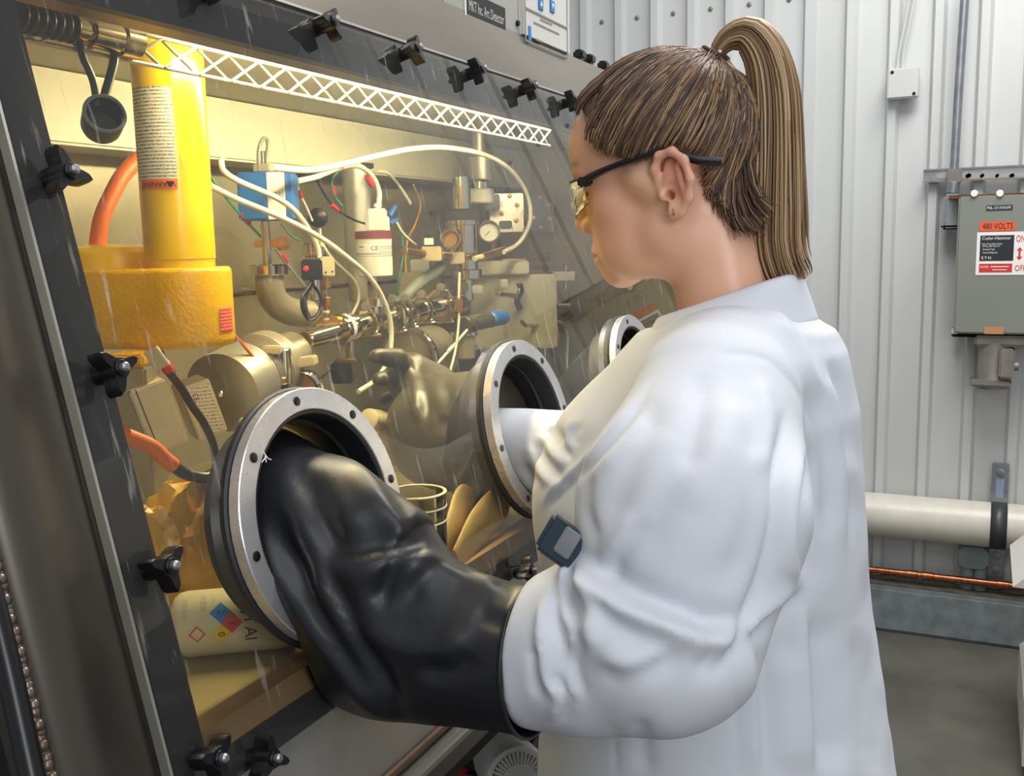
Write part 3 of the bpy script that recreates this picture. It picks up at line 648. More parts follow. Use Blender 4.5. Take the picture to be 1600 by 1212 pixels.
# ---- turbo pump with its two beige boxes
A = At(-.90)
tp_ = thing('turbo_pump', 'finned steel pump drum with two beige electronics boxes on its end', 'pump', A(340, 660))
ax = unit(RH*.27+DV*.92+ZA*.16); cF = A(340, 618)+DV*.02; k = px(cF); rD = 64*k
B().lathe(cF, ax, [(0, rD-.002), (.001, rD)]+[q for i in range(7) for q in ((.060+i*.006, rD), (.061+i*.006, rD-.004), (.064+i*.006, rD-.004), (.065+i*.006, rD))]+[(.106, rD), (.108, rD*.9)], 56).obj('finned_drum', 'alu_dull', tp_)
B().lathe(cF+ax*.108, ax, [(0, rD*.98), (.02, rD*.98), (.03, rD*.6), (.09, rD*.6)], 40).obj('neck', 'steel_in', tp_)
a1 = unit(np.cross(ax, DV)); a1 = a1 if a1[2] > 0 else -a1; a2 = np.cross(a1, ax)
def pbox(q, w, h, d, m, name):
    fn_ = unit(TC+RH*.60); r0_ = unit(RH-TC*.60); fr3 = [unit(r0_*.96+ZA*.28), -fn_, unit(ZA*.96-r0_*.28)]
    c_ = A(*q)+TC*.062; k_ = px(c_)
    return B().box(c_, (w*k_, d, h*k_), fr3, .002).obj(name, m, tp_), c_, fr3, k_
o1, c1, f1, k1 = pbox((270, 634), 56, 106, .05, 'beige', 'electronics_box')
o2, c2, f2, k2 = pbox((334, 624), 46, 88, .055, 'beige', 'electronics_box')
card('name_plate', c2-f2[1]*.0279+f2[0]*3*k2, f2[0], f2[2], 32*k2, 76*k2, 'print_beige', tp_)
text('lettering', 'CE', c2-f2[1]*.0286-f2[0]*6*k2+f2[2]*24*k2, -f2[2], f2[0], 11*k2, 'black_print', tp_)
B().box(c1-f1[1]*.0253-f1[0]*18*k1, (1.4*k1, .001, 106*k1), f1).obj('groove', 'black', tp_)
for q in ((290, 573), (361, 606)): B().ball(A(*q)+TC*.05, .0045, seg=10).obj('bolt', 'chrome', tp_)
pcbl = thing('power_cable', 'black power cable with a red band and white tag crossing the beige boxes', 'cable', A(300, 640))
A = At(-.80)
B().tube(pts(A, [(248, 548), (262, 578), (282, 604), (300, 634), (318, 660), (332, 690), (338, 720)]), .0047, 12).obj('jacket', 'black', pcbl)
B().cyl(A(256, 566), A(264, 580), .0062, seg=14).obj('band', 'red', pcbl)
b_ = B(); b_.box(A(245, 560), (.017, .004, .024), [unit(RH*.8+ZA*.4), DV, unit(ZA*.8-RH*.5)], .001); b_.obj('tag', 'hose_cream', pcbl)
# ---- large dark drum, chamber block and flexible hose behind the manifold
A = At(-1.06)
dr = thing('steel_drum', 'broad dull steel drum lying behind the inner glove', 'drum', A(645, 580))
B().lathe(A(640, 560)+TC*.02, unit(DV*.9+RH*.4), [(0, .058), (.004, .062), (.10, .062), (.104, .058)], 48).obj('shell', 'steel_in', dr)
B().ring(A(640, 560)+TC*.024, unit(DV*.9+RH*.4), .056, .066, .012, 48, .002).obj('rim', 'chrome', dr)
A = At(-1.10)
bk = thing('grey_enclosure', 'plain grey enclosure standing on the back wall behind the flexible hose', 'enclosure', A(656, 480))
fbox(A, 625, 424, 692, 490, .10, bev=.003).obj('body', 'steel_in', bk); fbox(A, 643, 405, 672, 424, .05).obj('knob_block', 'alu_dull', bk)
tag(B().tube(pts(At(-1.0), [(622, 478), (640, 456), (660, 438), (682, 424), (690, 414)]), .0115, 14).obj('flexible_hose', 'grey_hose', None), 'thick grey flexible hose rising to the right in front of the grey enclosure', 'hose')
# ---- instrument stack on the right
A = At(-.98)
st = thing('vacuum_stack', 'tall polished vacuum stack with sight port and side arms', 'vacuum equipment', A(725, 480))
vcyl(At(-1.04), 748, 196, 248, 22).obj('upper_rod', 'alu_dull', st); vcyl(At(-1.04), 752, 244, 283, 40).obj('upper_cylinder', 'alu_dull', st); vcyl(At(-1.04), 750, 283, 296, 26).obj('neck', 'chrome', st); vcyl(At(-1.04), 751, 295, 318, 42).obj('collar', 'white_plastic', st)
vcyl(A, 721, 275, 328, 28).obj('cylinder', 'chrome', st)
fbox(A, 698, 329, 748, 348, .05).obj('black_block', 'dark', st); vcyl(A, 722, 345, 398, 46).obj('body', 'chrome', st); vcyl(A, 722, 344, 352, 54).obj('top_flange', 'chrome', st); vcyl(A, 728, 394, 424, 38).obj('waist', 'chrome', st); vcyl(A, 730, 420, 436, 48).obj('lower_flange', 'chrome', st); vcyl(A, 727, 436, 470, 26).obj('lower_tube', 'chrome', st)
fbox(A, 703, 394, 726, 412, .04).obj('beige_block', 'beige', st)
B().ring(A(706, 374)+TC*.035, TC, .014, .021, .016, 36, .002).obj('port_rim', 'chrome', st); B().lathe(A(706, 374)+TC*.036, TC, [(0, .015), (.002, .015)], 30).obj('port_glass', 'brass', st)
fbox(A, 660, 385, 690, 408, .04).obj('side_block', 'beige', st); fbox(A, 660, 358, 684, 385, .03).obj('relay', 'black', st); card('relay_label', on(A, 660, 358, 684, 385, .03, 671, 377), RH, ZA, .018, .013, 'white', st)
B().cyl(A(688, 398), A(705, 400), .008, seg=18).obj('coupler', 'brass', st); B().cyl(A(632, 392), A(662, 396), .007, seg=18).obj('coupler', 'brass', st)
pg = thing('dial_gauge', 'round clear dial gauge with a brass stem right of the sight port', 'gauge', A(765, 385))
B().ring(A(765, 362)+TC*.03, TC, .020, .024, .014, 40, .002).obj('rim', 'diecast', pg); B().lathe(A(765, 362)+TC*.031, TC, [(0, .021), (.002, .021)], 36).obj('dial', 'white', pg); B().cyl(A(765, 362)+TC*.033, A(759, 368)+TC*.034, .0007, seg=6).obj('needle', 'black', pg)
vcyl(A, 770, 374, 392, 6).obj('stem', 'brass', pg)
bt = thing('brass_tee', 'brass tee fitting at the end of the looping white tube', 'fitting', A(765, 398))
B().cyl(ux(752, 402, -.93), ux(788, 391, -.93), .0085, seg=6).obj('body', 'brass', bt); B().cyl(ux(741, 404, -.93), ux(753, 401, -.93), .0055, seg=16).obj('nipple', 'hose_cream', bt)
A = At(-1.02)
ap = thing('bolted_plate', 'bright aluminium plate with bolts and a black corner block', 'plate', A(785, 360))
fbox(A, 765, 303, 818, 362, .016).obj('plate', 'alu', ap); fbox(A, 757, 304, 781, 327, .03).obj('corner_block', 'black', ap); fbox(A, 780, 345, 800, 356, .03).obj('slot', 'black', ap)
for q in ((797, 307), (808, 321), (784, 334), (806, 345)): B().lathe(on(A, 765, 303, 818, 362, .016, *q), TC, [(0, .005), (.004, .005), (.005, .003)], 14).obj('bolt', 'brass', ap)
A = At(-1.1)
ap = thing('dark_access_plate', 'dark bolted access plate beside the looping tube', 'plate', A(846, 360))
fbox(A, 826, 304, 866, 362, .014).obj('plate', 'darkgalv', ap)
for q in ((844, 309), (858, 321), (858, 342), (845, 355), (834, 340)): B().lathe(on(A, 826, 304, 866, 362, .014, *q), TC, [(0, .006), (.004, .006), (.005, .003)], 14).obj('bolt', 'brass', ap)
A = At(-1.0)
ch = thing('aluminium_chamber', 'large boxy aluminium chamber with clamp handles on its side', 'chamber', A(800, 540))
fbox(A, 738, 428, 868, 540, .16, bev=.004).obj('body', 'alu_dull', ch); fbox(A, 742, 407, 826, 428, .12, bev=.003).obj('lid', 'alu_dull', ch); fbox(A, 783, 404, 822, 428, .14, bev=.003).obj('lid_block', 'beige', ch)
A2 = At(-.93)
for bx0, by0, q in ((782, 436, 0), (738, 445, 1)): fbox(A2, bx0, by0, bx0+12 if q == 0 else bx0+16, by0+13, .02).obj('hinge_block', 'alu', ch)
B().cyl(A2(778, 459), A2(806, 462), .0055, seg=14).obj('handle_rod', 'chrome', ch)
B().tube(pts(A2, [(812, 444), (814, 455), (808, 468), (812, 482)]), .007, 12).obj('handle', 'black', ch)
B().tube(pts(A2, [(808, 444), (811, 452), (806, 462), (800, 464)]), .003, 8).obj('handle_trim', 'chrome', ch)
A3 = At(-.98)
B().cyl(A3(824, 413), A3(852, 414), .010, seg=20).obj('spindle', 'brass', ch); B().tube(pts(A3, [(858, 396), (860, 412), (852, 432)]), .009, 12).obj('crank', 'diecast', ch)
fbox(A3, 848, 424, 898, 438, .03).obj('bracket', 'alu', ch); vcyl(A3, 883, 414, 426, 8).obj('bolt', 'chrome', ch); vcyl(A3, 883, 438, 452, 6).obj('bolt', 'chrome', ch)
B().cyl(A3(870, 477), A3(888, 477), .006, seg=14).obj('pin', 'chrome', ch)
# valve with blue grip
A = At(-.86)
vl = thing('hand_valve', 'dark valve barrel with a blue labelled grip below the chamber', 'valve', A(755, 505))
p0, p1, p2 = A(724, 508), A(764, 500), A(789, 495)
B().cyl(p0, p1, .0165, .0145, seg=28).obj('barrel', 'olive_rubber', vl); B().cyl(p1, p2, .0150, .0142, seg=28, bev=.006).obj('grip', 'blue', vl)
card('grip_label', (p1+p2)/2+TC*.0148, unit(p2-p1), ZA, .016, .008, 'print_white', vl)
B().cyl(A(738, 506)+TC*.012, A(738, 506)+TC*.018, .014, seg=26).obj('end_disc', 'black', vl)
vcyl(At(-.95), 725, 520, 560, 34).obj('lower_can', 'steel_in', vl); vcyl(At(-.95), 725, 517, 524, 42).obj('lower_flange', 'chrome', vl)
rp = thing('probe_rod', 'slim pale rod slanting down from the dark valve barrel', 'rod', A(690, 560))
B().cyl(A(734, 510)+TC*.018, A(682, 570), .0026, seg=12).obj('rod', 'white_tube', rp); B().cyl(A(708, 540)+TC*.01, A(700, 549)+TC*.007, .0036, seg=12).obj('sleeve', 'white_plastic', rp)
wire(At(-.85), [(718, 425), (717, 460), (717, 500), (712, 545), (702, 585)], .0024, 'white_tube', 'pale thin tube hanging straight down past the manifold end')
fbox(At(-.85), 712, 466, 723, 488, .012).obj('tube_clip', 'brass', None); tag(bpy.data.objects['tube_clip'], 'small brass clip on the hanging pale tube', 'clip')
# bent tubes on the far right and brown rods standing in for slanting brown lines
A = At(-.92)
for L, lb in (([(815, 502), (822, 508), (840, 509), (848, 518), (850, 540), (850, 600)], 'left of the two bent polished tubes below the chamber'), ([(852, 494), (860, 502), (876, 504), (885, 516), (886, 540), (884, 600)], 'right of the two bent polished tubes below the chamber')):
    tag(B().tube(pts(A, L), .0048, 12, n=40).obj('bent_tube', 'chrome', None, 80), lb, 'tube', 'bent tubes below the chamber')
A = At(-1.05)
tag(B().tube(pts(A, [(700, 556), (790, 520), (860, 488), (930, 436), (958, 415)]), .0045, 10).obj('brown_rod', 'rust', None), 'upper brown tinted rod slanting up behind the chamber', 'rod')
tag(B().tube(pts(A, [(860, 510), (905, 482), (950, 455), (975, 440)]), .010, 10).obj('brown_rod', 'rust', None), 'lower thicker brown tinted rod slanting up behind the chamber', 'rod')
# ---- things on the deck
# bottle
b0 = uz(322, 975, ZF+.0305); b0 = b0+np.array([-.016, -.006, 0]); bax = unit([.80, .60, 0]); rb = .0305; Lb = .106; b1 = b0+bax*(Lb-.02)
bt = thing('squeeze_bottle', 'white plastic squeeze bottle with hazard diamond lying on its side', 'bottle', (b0+b1)/2-ZA*.0305)
bs = b0-bax*.014
B().lathe(bs, bax, [(0, .019), (.003, .025), (.008, .029), (.014, rb), (Lb-.004, rb), (Lb+.004, .028), (Lb+.010, .022), (Lb+.014, .016), (Lb+.016, .012)], 48).obj('body', 'bottle', bt, 60)
B().lathe(bs+bax*(Lb+.015), bax, [(0, .0125), (.001, .0135), (.012, .0135), (.014, .010)], 28).obj('cap', 'bottle', bt)
B().tube([bs+bax*(Lb+.027), bs+bax*(Lb+.034), bs+bax*(Lb+.038)+YA*.01, bs+bax*(Lb+.038)+YA*.025], [.006, .004, .003, .002], 10).obj('nozzle', 'bottle', bt)
tov = unit(CAM-(b0+b1)/2); tov = unit(tov-bax*(tov@bax)); dn = np.cross(bax, tov); dn = dn if dn[2] < 0 else -dn
def bw(u, v, rr=rb+.0005): return bs+bax*v+rr*(np.cos(u/rb)*tov+np.sin(u/rb)*dn)
def bquad(name, q, m):
    (a, b_, c_, d_) = [np.array(x, float) for x in q]; rows = []
    for s in np.linspace(0, 1, 6): rows.append([bw(*(a*(1-s)*(1-t)+b_*(1-s)*t+c_*s*t+d_*s*(1-t))) for t in np.linspace(0, 1, 6)])
    return B().loft(rows, cap=False, closed=False).obj(name, m, bt, 80)
DU, DVv, d_ = .002, .046, .0098
bquad('diamond_quarter', ((DU, DVv), (DU-d_, DVv-d_), (DU-2*d_, DVv), (DU-d_, DVv+d_)), 'blue_print')
bquad('diamond_quarter', ((DU, DVv), (DU-d_, DVv+d_), (DU, DVv+2*d_), (DU+d_, DVv+d_)), 'red_print')
bquad('diamond_quarter', ((DU, DVv), (DU+d_, DVv+d_), (DU+2*d_, DVv), (DU+d_, DVv-d_)), 'yellow_print')
bquad('diamond_quarter', ((DU, DVv), (DU+d_, DVv-d_), (DU, DVv-2*d_), (DU-d_, DVv-d_)), 'bottle')
for (du, dv, t) in ((DU-d_, DVv, '2'), (DU, DVv+d_, '3'), (DU+d_, DVv, '0')):
    text('lettering', t, b0, RH, ZA, .009, 'black_print', bt, warp=lambda u, v, du=du, dv=dv: bw(du+u, dv+v, rb+.0009))
text('lettering', 'Ethyl Al', b0, RH, ZA, .0155, 'black_print', bt, warp=lambda u, v: bw(-.004+u, .0715+v, rb+.0008))
text('lettering', '≡≡≡', b0, RH, ZA, .010, 'grey_instr', bt, warp=lambda u, v: bw(-.018+u, .030+v, rb+.0008))
text('lettering', '≡≡≡≡', b0, RH, ZA, .009, 'grey_instr', bt, warp=lambda u, v: bw(-.014+u, .014+v, rb+.0008))
text('lettering', '◇', b0, RH, ZA, .016, 'red_print', bt, warp=lambda u, v: bw(.010+u, .024+v, rb+.0008))
# yellow plastic bags: crumpled
def bag(name, c, size, seed, label, m):
    r = np.random.default_rng(seed); n, k = 40, 24; rows = []; ph = r.uniform(0, 6.28, 12); fq = r.uniform(2, 9, 12)
    for i in range(k+1):
        th = np.pi*i/k; row = []
        for j in range(n):
            q = 2*np.pi*j/n; d = 1+sum(.035*math.sin(fq[a]*q+ph[a]+fq[(a+3) % 12]*th) for a in range(6))+.10*abs(math.sin(3*q+2*th+ph[7]))+.08*abs(math.sin(5*th-2*q+ph[8]))
            sx = np.sign(math.cos(q))*abs(math.cos(q))**.7; sy = np.sign(math.sin(q))*abs(math.sin(q))**.7
            row.append(np.array(c)+np.array([sx*size[0]*math.sin(th)**.6*d, sy*size[1]*math.sin(th)**.6*d, max(-1, math.cos(th)*d)*size[2]]))
        rows.append(row)
    return tag(B().loft(rows).obj(name, m, None, 25), label, 'bag')
bag('plastic_bag', uz(285, 905, ZF+.06)+np.array([-.05, .0, 0.0]), (.030, .030, .055), 3, 'crumpled yellow plastic bag standing left of the bottle behind the clamp knob', 'bag')
bag('plastic_bag', uz(352, 905, ZF+.065)+np.array([-.095, .065, 0]), (.042, .048, .065), 11, 'larger crumpled amber plastic bag behind the white bottle', 'bag')
# cream bellows hose
tag(B().lathe((0, 0, 0), XA, [(0, .01), (.01, .01)], 8).obj('tmp', 'hose_cream', None), None) if 0 else None
hb = B(); cpts = curve(pts(At(-.80), [(575, 655), (600, 662), (615, 690), (620, 735)]), 90)
hb.tube(cpts, [.0165 if i % 3 else .0145 for i in range(90)], 20, False); tag(hb.obj('bellows_hose', 'hose_cream', None, 60), 'cream ribbed bellows hose seen right of the near port ring', 'hose')
hb = B(); cpts = [ux(285, 790, -.82)*(1-t)+ux(366, 762, -.82)*t for t in np.linspace(0, 1, 90)]
hb.tube(cpts, [.0085 if i % 3 else .0072 for i in range(90)], 16, False); tag(hb.obj('ribbed_hose', 'hose_cream', None, 60), 'thin cream ribbed hose left of the near port ring', 'hose')
# beaker stack (clear jar with stacked rims)
c = uz(655, 905, ZF); jr = 46*px(c)
jr_ = thing('glass_jar', 'clear glass jar with stacked rims between the first two ports', 'jar', c)
hj = (uy(655, 770, c[1])[2]-ZF)
B().lathe(c, ZA, [(0, .002), (0, jr-.004), (.004, jr), (hj, jr), (hj+.001, jr+.001), (hj+.002, jr-.001), (hj, jr-.003), (.006, jr-.003), (.004, .002)], 48).obj('wall', 'glass', jr_, 40)
for dz in (0, -.016, -.032): B().ring(c+ZA*(hj+dz), ZA, jr-.003, jr+.001, .002, 48, .0006).obj('rim', 'hose_cream', jr_, 60)
# cream work gloves leaning on the strip: two flat rounded paddles
def paddle(name, base, tip, w, label, seed):
    base = np.asarray(base); tip = np.asarray(tip); a = tip-base; L = np.linalg.norm(a); a = a/L; n = unit(WN-a*(WN@a)); s_ = np.cross(n, a); rows = []
    for t in np.linspace(0, 1, 22):
        ww = w*(.62+.5*math.sin(min(t, .75)*2.1))*math.sqrt(max(0, 1-max(0, (t-.72)/.28)**2.2))+.0006; th = .006*math.sin(np.pi*min(t+.08, 1)*.93)+.0015
        rows.append([base+a*L*t+s_*ww*math.cos(q)+n*(th*math.sin(q)+.004*math.sin(5*t+seed)) for q in np.linspace(0, 2*np.pi, 24, endpoint=False)])
    return tag(B().loft(rows).obj(name, 'latex', None, 70), label, 'glove', 'cream gloves behind the pane')
paddle('work_glove', win(.985, .225, -.045), win(1.115, .165, -.05), .020, 'cream flat glove behind the pane, upper of two by the sill', .4)
paddle('work_glove', win(.985, .226, -.022), win(1.165, .188, -.03), .022, 'cream flat glove behind the pane, lower of two by the sill', 2)
# ================================================================== SIGNED DISTANCE MODELLING (bodies, cloth, gloves)
f4 = np.float32
def s_ell(P, c, r, fr=None):
    d = P-np.asarray(c, f4)
    if fr is not None: d = d@np.asarray(fr, f4).T
    r = np.asarray(r, f4); k0 = np.sqrt(((d/r)**2).sum(1)); k1 = np.sqrt(((d/(r*r))**2).sum(1))+1e-9
    return k0*(k0-1)/k1
def s_cap(P, a, b, ra, rb=None):
    a = np.asarray(a, f4); b = np.asarray(b, f4); rb = ra if rb is None else rb
    ab = b-a; t = np.clip(((P-a)@ab)/(ab@ab), 0, 1)
    return np.linalg.norm(P-a-t[:, None]*ab, axis=1)-(ra+(rb-ra)*t)
def smin(a, b, k):
    h = np.clip(.5+.5*(b-a)/k, 0, 1); return b*(1-h)+a*h-k*h*(1-h)
def smax(a, b, k): return -smin(-a, -b, k)
def nets(fn, lo, hi, h):
    """surface nets: isosurface fn = 0 on a regular grid, as quads"""
    lo = np.asarray(lo, float); n = np.ceil((np.asarray(hi)-lo)/h).astype(int)+1
    xs = [lo[i]+h*np.arange(n[i]) for i in range(3)]; D = np.empty(n, f4)
    YY, ZZ = np.meshgrid(xs[1], xs[2], indexing='ij'); yz = np.stack([YY.ravel(), ZZ.ravel()], 1).astype(f4)
    step = max(1, int(400000/len(yz)))
    K = 6; nb = -(-n//K); cen = [lo[i]+h*(K*np.arange(nb[i])+(K-1)/2) for i in range(3)]
    CP = np.stack(np.meshgrid(*cen, indexing='ij'), -1).reshape(-1, 3).astype(f4); cdist = fn(CP); near = np.abs(cdist) < h*K*1.6
    full = np.repeat(np.repeat(np.repeat(cdist.reshape(nb), K, 0), K, 1), K, 2)[:n[0], :n[1], :n[2]]; D[...] = full
    mask = np.repeat(np.repeat(np.repeat(near.reshape(nb), K, 0), K, 1), K, 2)[:n[0], :n[1], :n[2]]; W_ = np.argwhere(mask)
    for i in range(0, len(W_), 300000):
        w = W_[i:i+300000]; D[w[:, 0], w[:, 1], w[:, 2]] = fn((lo+h*w).astype(f4))
    S = D < 0; c = n-1
    acc = np.zeros((*c, 3), f4); cnt = np.zeros(c, f4)
    offs = [(a, b, e) for a in (0, 1) for b in (0, 1) for e in (0, 1)]
    sl = lambda o: tuple(slice(o[i], o[i]+c[i]) for i in range(3))
    for o in offs:
        for ax in range(3):
            if o[ax]: continue
            q = list(o); q[ax] = 1; d0 = D[sl(o)]; d1 = D[sl(q)]; m = (d0 < 0) != (d1 < 0)
            t = np.where(m, d0/np.where(m, d0-d1, 1), 0)
            for k in range(3): acc[..., k] += np.where(m, (t if k == ax else o[k]), 0)
            cnt += m
    act = cnt > 0; idx = -np.ones(c, int); idx[act] = np.arange(act.sum()); I = np.argwhere(act)
    V = lo+h*(I+acc[act]/cnt[act][:, None])
    Q = []
    for ax in range(3):
        b, e = [(1, 2), (2, 0), (0, 1)][ax]
        A0 = S; s0 = [slice(None)]*3; s1 = [slice(None)]*3; s0[ax] = slice(0, n[ax]-1); s1[ax] = slice(1, n[ax])
        m = S[tuple(s0)] != S[tuple(s1)]; E = np.argwhere(m); ok = (E[:, b] > 0) & (E[:, e] > 0) & (E[:, b] < c[b]) & (E[:, e] < c[e]); E = E[ok]
        ins = S[E[:, 0], E[:, 1], E[:, 2]]
        def at(db, de): T = E.copy(); T[:, b] += db; T[:, e] += de; return idx[T[:, 0], T[:, 1], T[:, 2]]
        q = np.stack([at(-1, -1), at(0, -1), at(0, 0), at(-1, 0)], 1); q[~ins] = q[~ins][:, ::-1]; Q.append(q)
    Q = np.vstack(Q); return V, Q[(Q >= 0).all(1)]
def vnormals(V, Q):
    N = np.zeros_like(V); a, b, c_, d = [V[Q[:, i]] for i in range(4)]; fn = np.cross(c_-a, d-b)
    for i in range(4): np.add.at(N, Q[:, i], fn)
    return N/(np.linalg.norm(N, axis=1)[:, None]+1e-12)
def relax(V, Q, it=2, w=.5):
    for _ in range(it):
        S = np.zeros_like(V); C = np.zeros(len(V))
        for i in range(4):
            j = (i+1) % 4; np.add.at(S, Q[:, i], V[Q[:, j]]); np.add.at(C, Q[:, i], 1); np.add.at(S, Q[:, j], V[Q[:, i]]); np.add.at(C, Q[:, j], 1)
        V = V*(1-w)+w*S/np.maximum(C, 1)[:, None]
    return V
def topx(V):
    d = np.asarray(V)-CAM; z = d@FW; return np.stack([800+F*(d@RT)/z, 606-F*(d@UP)/z], 1)
def creases(V, Q, L):
    """push cloth in or out along polylines laid over its near side: (polyline, width, depth, kind)"""
    N = vnormals(V, Q); X = topx(V); fac = (N*(CAM-V)).sum(1)/np.linalg.norm(CAM-V, axis=1); fac = np.clip(fac*2.2+.25, 0, 1)
    D = np.zeros(len(V))
    for poly, w, dep, kind in L:
        P = curve(np.array([(a, b, 0) for a, b in poly], float), 12*len(poly))[:, :2]; best = np.full(len(V), 1e9); sd = np.zeros(len(V)); tt = np.zeros(len(V)); cand = np.where((X[:, 0] > P[:, 0].min()-3*w) & (X[:, 0] < P[:, 0].max()+3*w) & (X[:, 1] > P[:, 1].min()-3*w) & (X[:, 1] < P[:, 1].max()+3*w))[0]
        if len(cand) == 0: continue
        Xc = X[cand]; bc = np.full(len(cand), 1e9); sc = np.zeros(len(cand)); tc = np.zeros(len(cand)); m = len(P)-1
        for i in range(m):
            a, b = P[i], P[i+1]; ab = b-a; t = np.clip(((Xc-a)@ab)/(ab@ab+1e-9), 0, 1); r = Xc-a-t[:, None]*ab; d = np.linalg.norm(r, axis=1)
            u = d < bc; bc[u] = d[u]; sc[u] = np.sign(ab[0]*r[u, 1]-ab[1]*r[u, 0]); tc[u] = (i+t[u])/m
        taper = np.clip(np.minimum(tc, 1-tc)*5+.12, 0, 1)
        if kind == 'v': g = np.exp(-np.abs(bc)/w*1.4)*-1                   # sharp valley
        elif kind == 'r': g = np.exp(-(bc/w)**2)                          # round ridge
        elif kind == 'g': g = -np.exp(-(bc/w)**2)                         # round groove
        else: q = bc*sc/w; g = np.tanh(q*2.2)*np.exp(-q*q*.45)   # overlapping fold: raised on the right of the line
        D[cand] += g*dep*taper
    return V+N*(D*fac)[:, None]
def ndisp(V, sc, seed):
    """cheap smooth noise"""
    r = np.random.default_rng(seed); out = np.zeros(len(V))
    for i in range(14): k = r.normal(size=3)*sc; out += np.sin(V@k+r.uniform(0, 6.28))
    return out/4
# ================================================================== THE WOMAN
AL = math.radians(8); HO = np.array([-.271, 1.0, 1.493])
HF = np.array([-math.cos(AL), 0, -math.sin(AL)]); HU = np.array([-math.sin(AL), 0, math.cos(AL)]); HL = np.array([0, -1., 0])
def hw(a, b, l=0.): return HO+a*HF+b*HU+l*HL
HM = np.stack([HF, HU, HL]).astype(f4)
NB0, NB1 = np.array([-.252, 1.0, 1.47]), np.array([-.222, 1.0, 1.325])
hnl = np.array([NB0, NB1]); hn0, hn1 = [(HM@(p-HO)).astype(f4) for p in (NB0, NB1)]
def head_core(P):
    d = s_ell(P, (.020, .058, 0), (.088, .079, .073)); k = .02
    d = smin(d, s_ell(P, (.070, .062, 0), (.045, .046, .054)), .03)
    d = smin(d, s_ell(P, (.058, -.004, 0), (.049, .066, .050)), .025)
    return d
def head_sdf(P):
    L = P.copy(); L[:, 2] = np.abs(L[:, 2]); d = head_core(P)
    d = smin(d, s_ell(L, (.064, .001, .036), (.025, .022, .023)), .022)
    d = smin(d, s_ell(L, (.054, -.032, .028), (.028, .028, .024)), .022)
    d = smin(d, s_ell(L, (.042, -.046, .030), (.044, .027, .021)), .02)
    d = smin(d, s_ell(L, (.016, -.028, .050), (.020, .026, .016)), .02)
    d = smin(d, s_cap(L, (.0, .0, .06), (.03, .02, .062), .012), .02)
    d = smin(d, s_ell(L, (.083, -.062, 0), (.020, .0185, .021)), .016)
    d = smin(d, s_ell(L, (.087, -.040, 0), (.023, .022, .024)), .014)
    d = smin(d, s_cap(L, (.106, .045, 0), (.094, .043, .036), .0105, .009), .014)
    d = smax(d, -s_ell(L, (.113, .020, .032), (.017, .012, .015)), .012)
    d = smin(d, s_ell(L, (.0885, .019, .031), (.0118, .0118, .0125)), .004)
    d = smin(d, s_cap(L, (.104, .036, 0), (.118, -.007, 0), .0075, .0098), .010)
    d = smin(d, s_ell(L, (.108, -.012, .0105), (.0085, .0075, .0065)), .006)
    d = smax(d, -s_ell(L, (.112, -.0195, .0065), (.0045, .003, .003)), .003)
    d = smin(d, s_cap(L, (.1075, -.0375, 0), (.0955, -.0435, .022), .0062, .0035), .006)
    d = smin(d, s_cap(L, (.1055, -.0495, 0), (.096, -.0460, .020), .0062, .0035), .006)
    d = smax(d, -s_cap(L, (.1150, -.0437, 0), (.100, -.0447, .024), .0022, .0012), .003)
    d = smin(d, s_cap(P, hn0, hn1, .046, .051), .028)
    # ears
    e = s_ell(L, (-.008, .009, .0765), (.0135, .027, .0052))
    hp_ = [(.009, .010, .073), (.011, .025, .078), (.004, .0365, .082), (-.010, .0375, .086), (-.021, .027, .089), (-.0245, .009, .088), (-.020, -.007, .084), (-.010, -.018, .079), (.000, -.0195, .076)]
    for a, b in zip(hp_[:-1], hp_[1:]): e = smin(e, s_cap(L, a, b, .0040), .004)
    e = smin(e, s_cap(L, (-.013, .024, .083), (-.015, .0, .082), .0032), .005)
    e = smin(e, s_ell(L, (-.004, -.016, .077), (.0075, .008, .0045)), .005)
    e = smax(e, -s_ell(L, (-.003, .0, .084), (.0085, .011, .0085)), .004)
    e = smin(e, s_ell(L, (.0075, .000, .0765), (.004, .0055, .0045)), .004)
    d = smin(d, e, .006)
    return smax(d, -s_ell(L, (.0, -.001, .074), (.0035, .0045, .012)), .003)
person = thing('person', 'woman in a white lab coat leaning to the glovebox with hair in a ponytail', 'person', (-.24, 1.0, 0))
V, Q = nets(head_sdf, (-.11, -.20, -.115), (.15, .165, .115), .0019)
V = relax(V, Q, 2, .4)
# skin tone regions of her own: flushed ear and cheek, brows, lips
colr = np.tile(np.array(hexc('e8b597')), (len(V), 1))
def blush(c, r, col, amt):
    global colr
    g = np.exp(-(((V*np.array([1, 1, 1])-np.array(c))/np.array(r))**2).sum(1))[:, None]*amt; colr = colr*(1-g)+np.array(hexc(col))*g
for sg in (1, -1):
    blush((-.012, .022, .084*sg), (.016, .022, .012), 'dc8374', .75); blush((.07, -.015, .05*sg), (.035, .03, .03), 'dd9a7c', .35)
    for t in np.linspace(0, 1, 12): blush((.110-.016*t, .046+.004*math.sin(2.2*t), (.012+.034*t)*sg), (.010, .0034, .006), '4a3324', .55)
    blush((.035, .028, .068*sg), (.022, .014, .012), '9a7a62', .4)
for t in np.linspace(-1, 1, 9): blush((.110-.014*abs(t), -.0375-.005*abs(t), .02*t), (.008, .0042, .005), 'b9665a', .5); blush((.108-.012*abs(t), -.050+.003*abs(t), .018*t), (.008, .0045, .005), 'c06c60', .5)
m, nt, b_ = nodes('skin_toned'); at_ = nt.nodes.new('ShaderNodeAttribute'); at_.attribute_name = 'tone'; nt.links.new(at_.outputs[0], b_.inputs['Base Color']); b_.inputs['Roughness'].default_value = .34
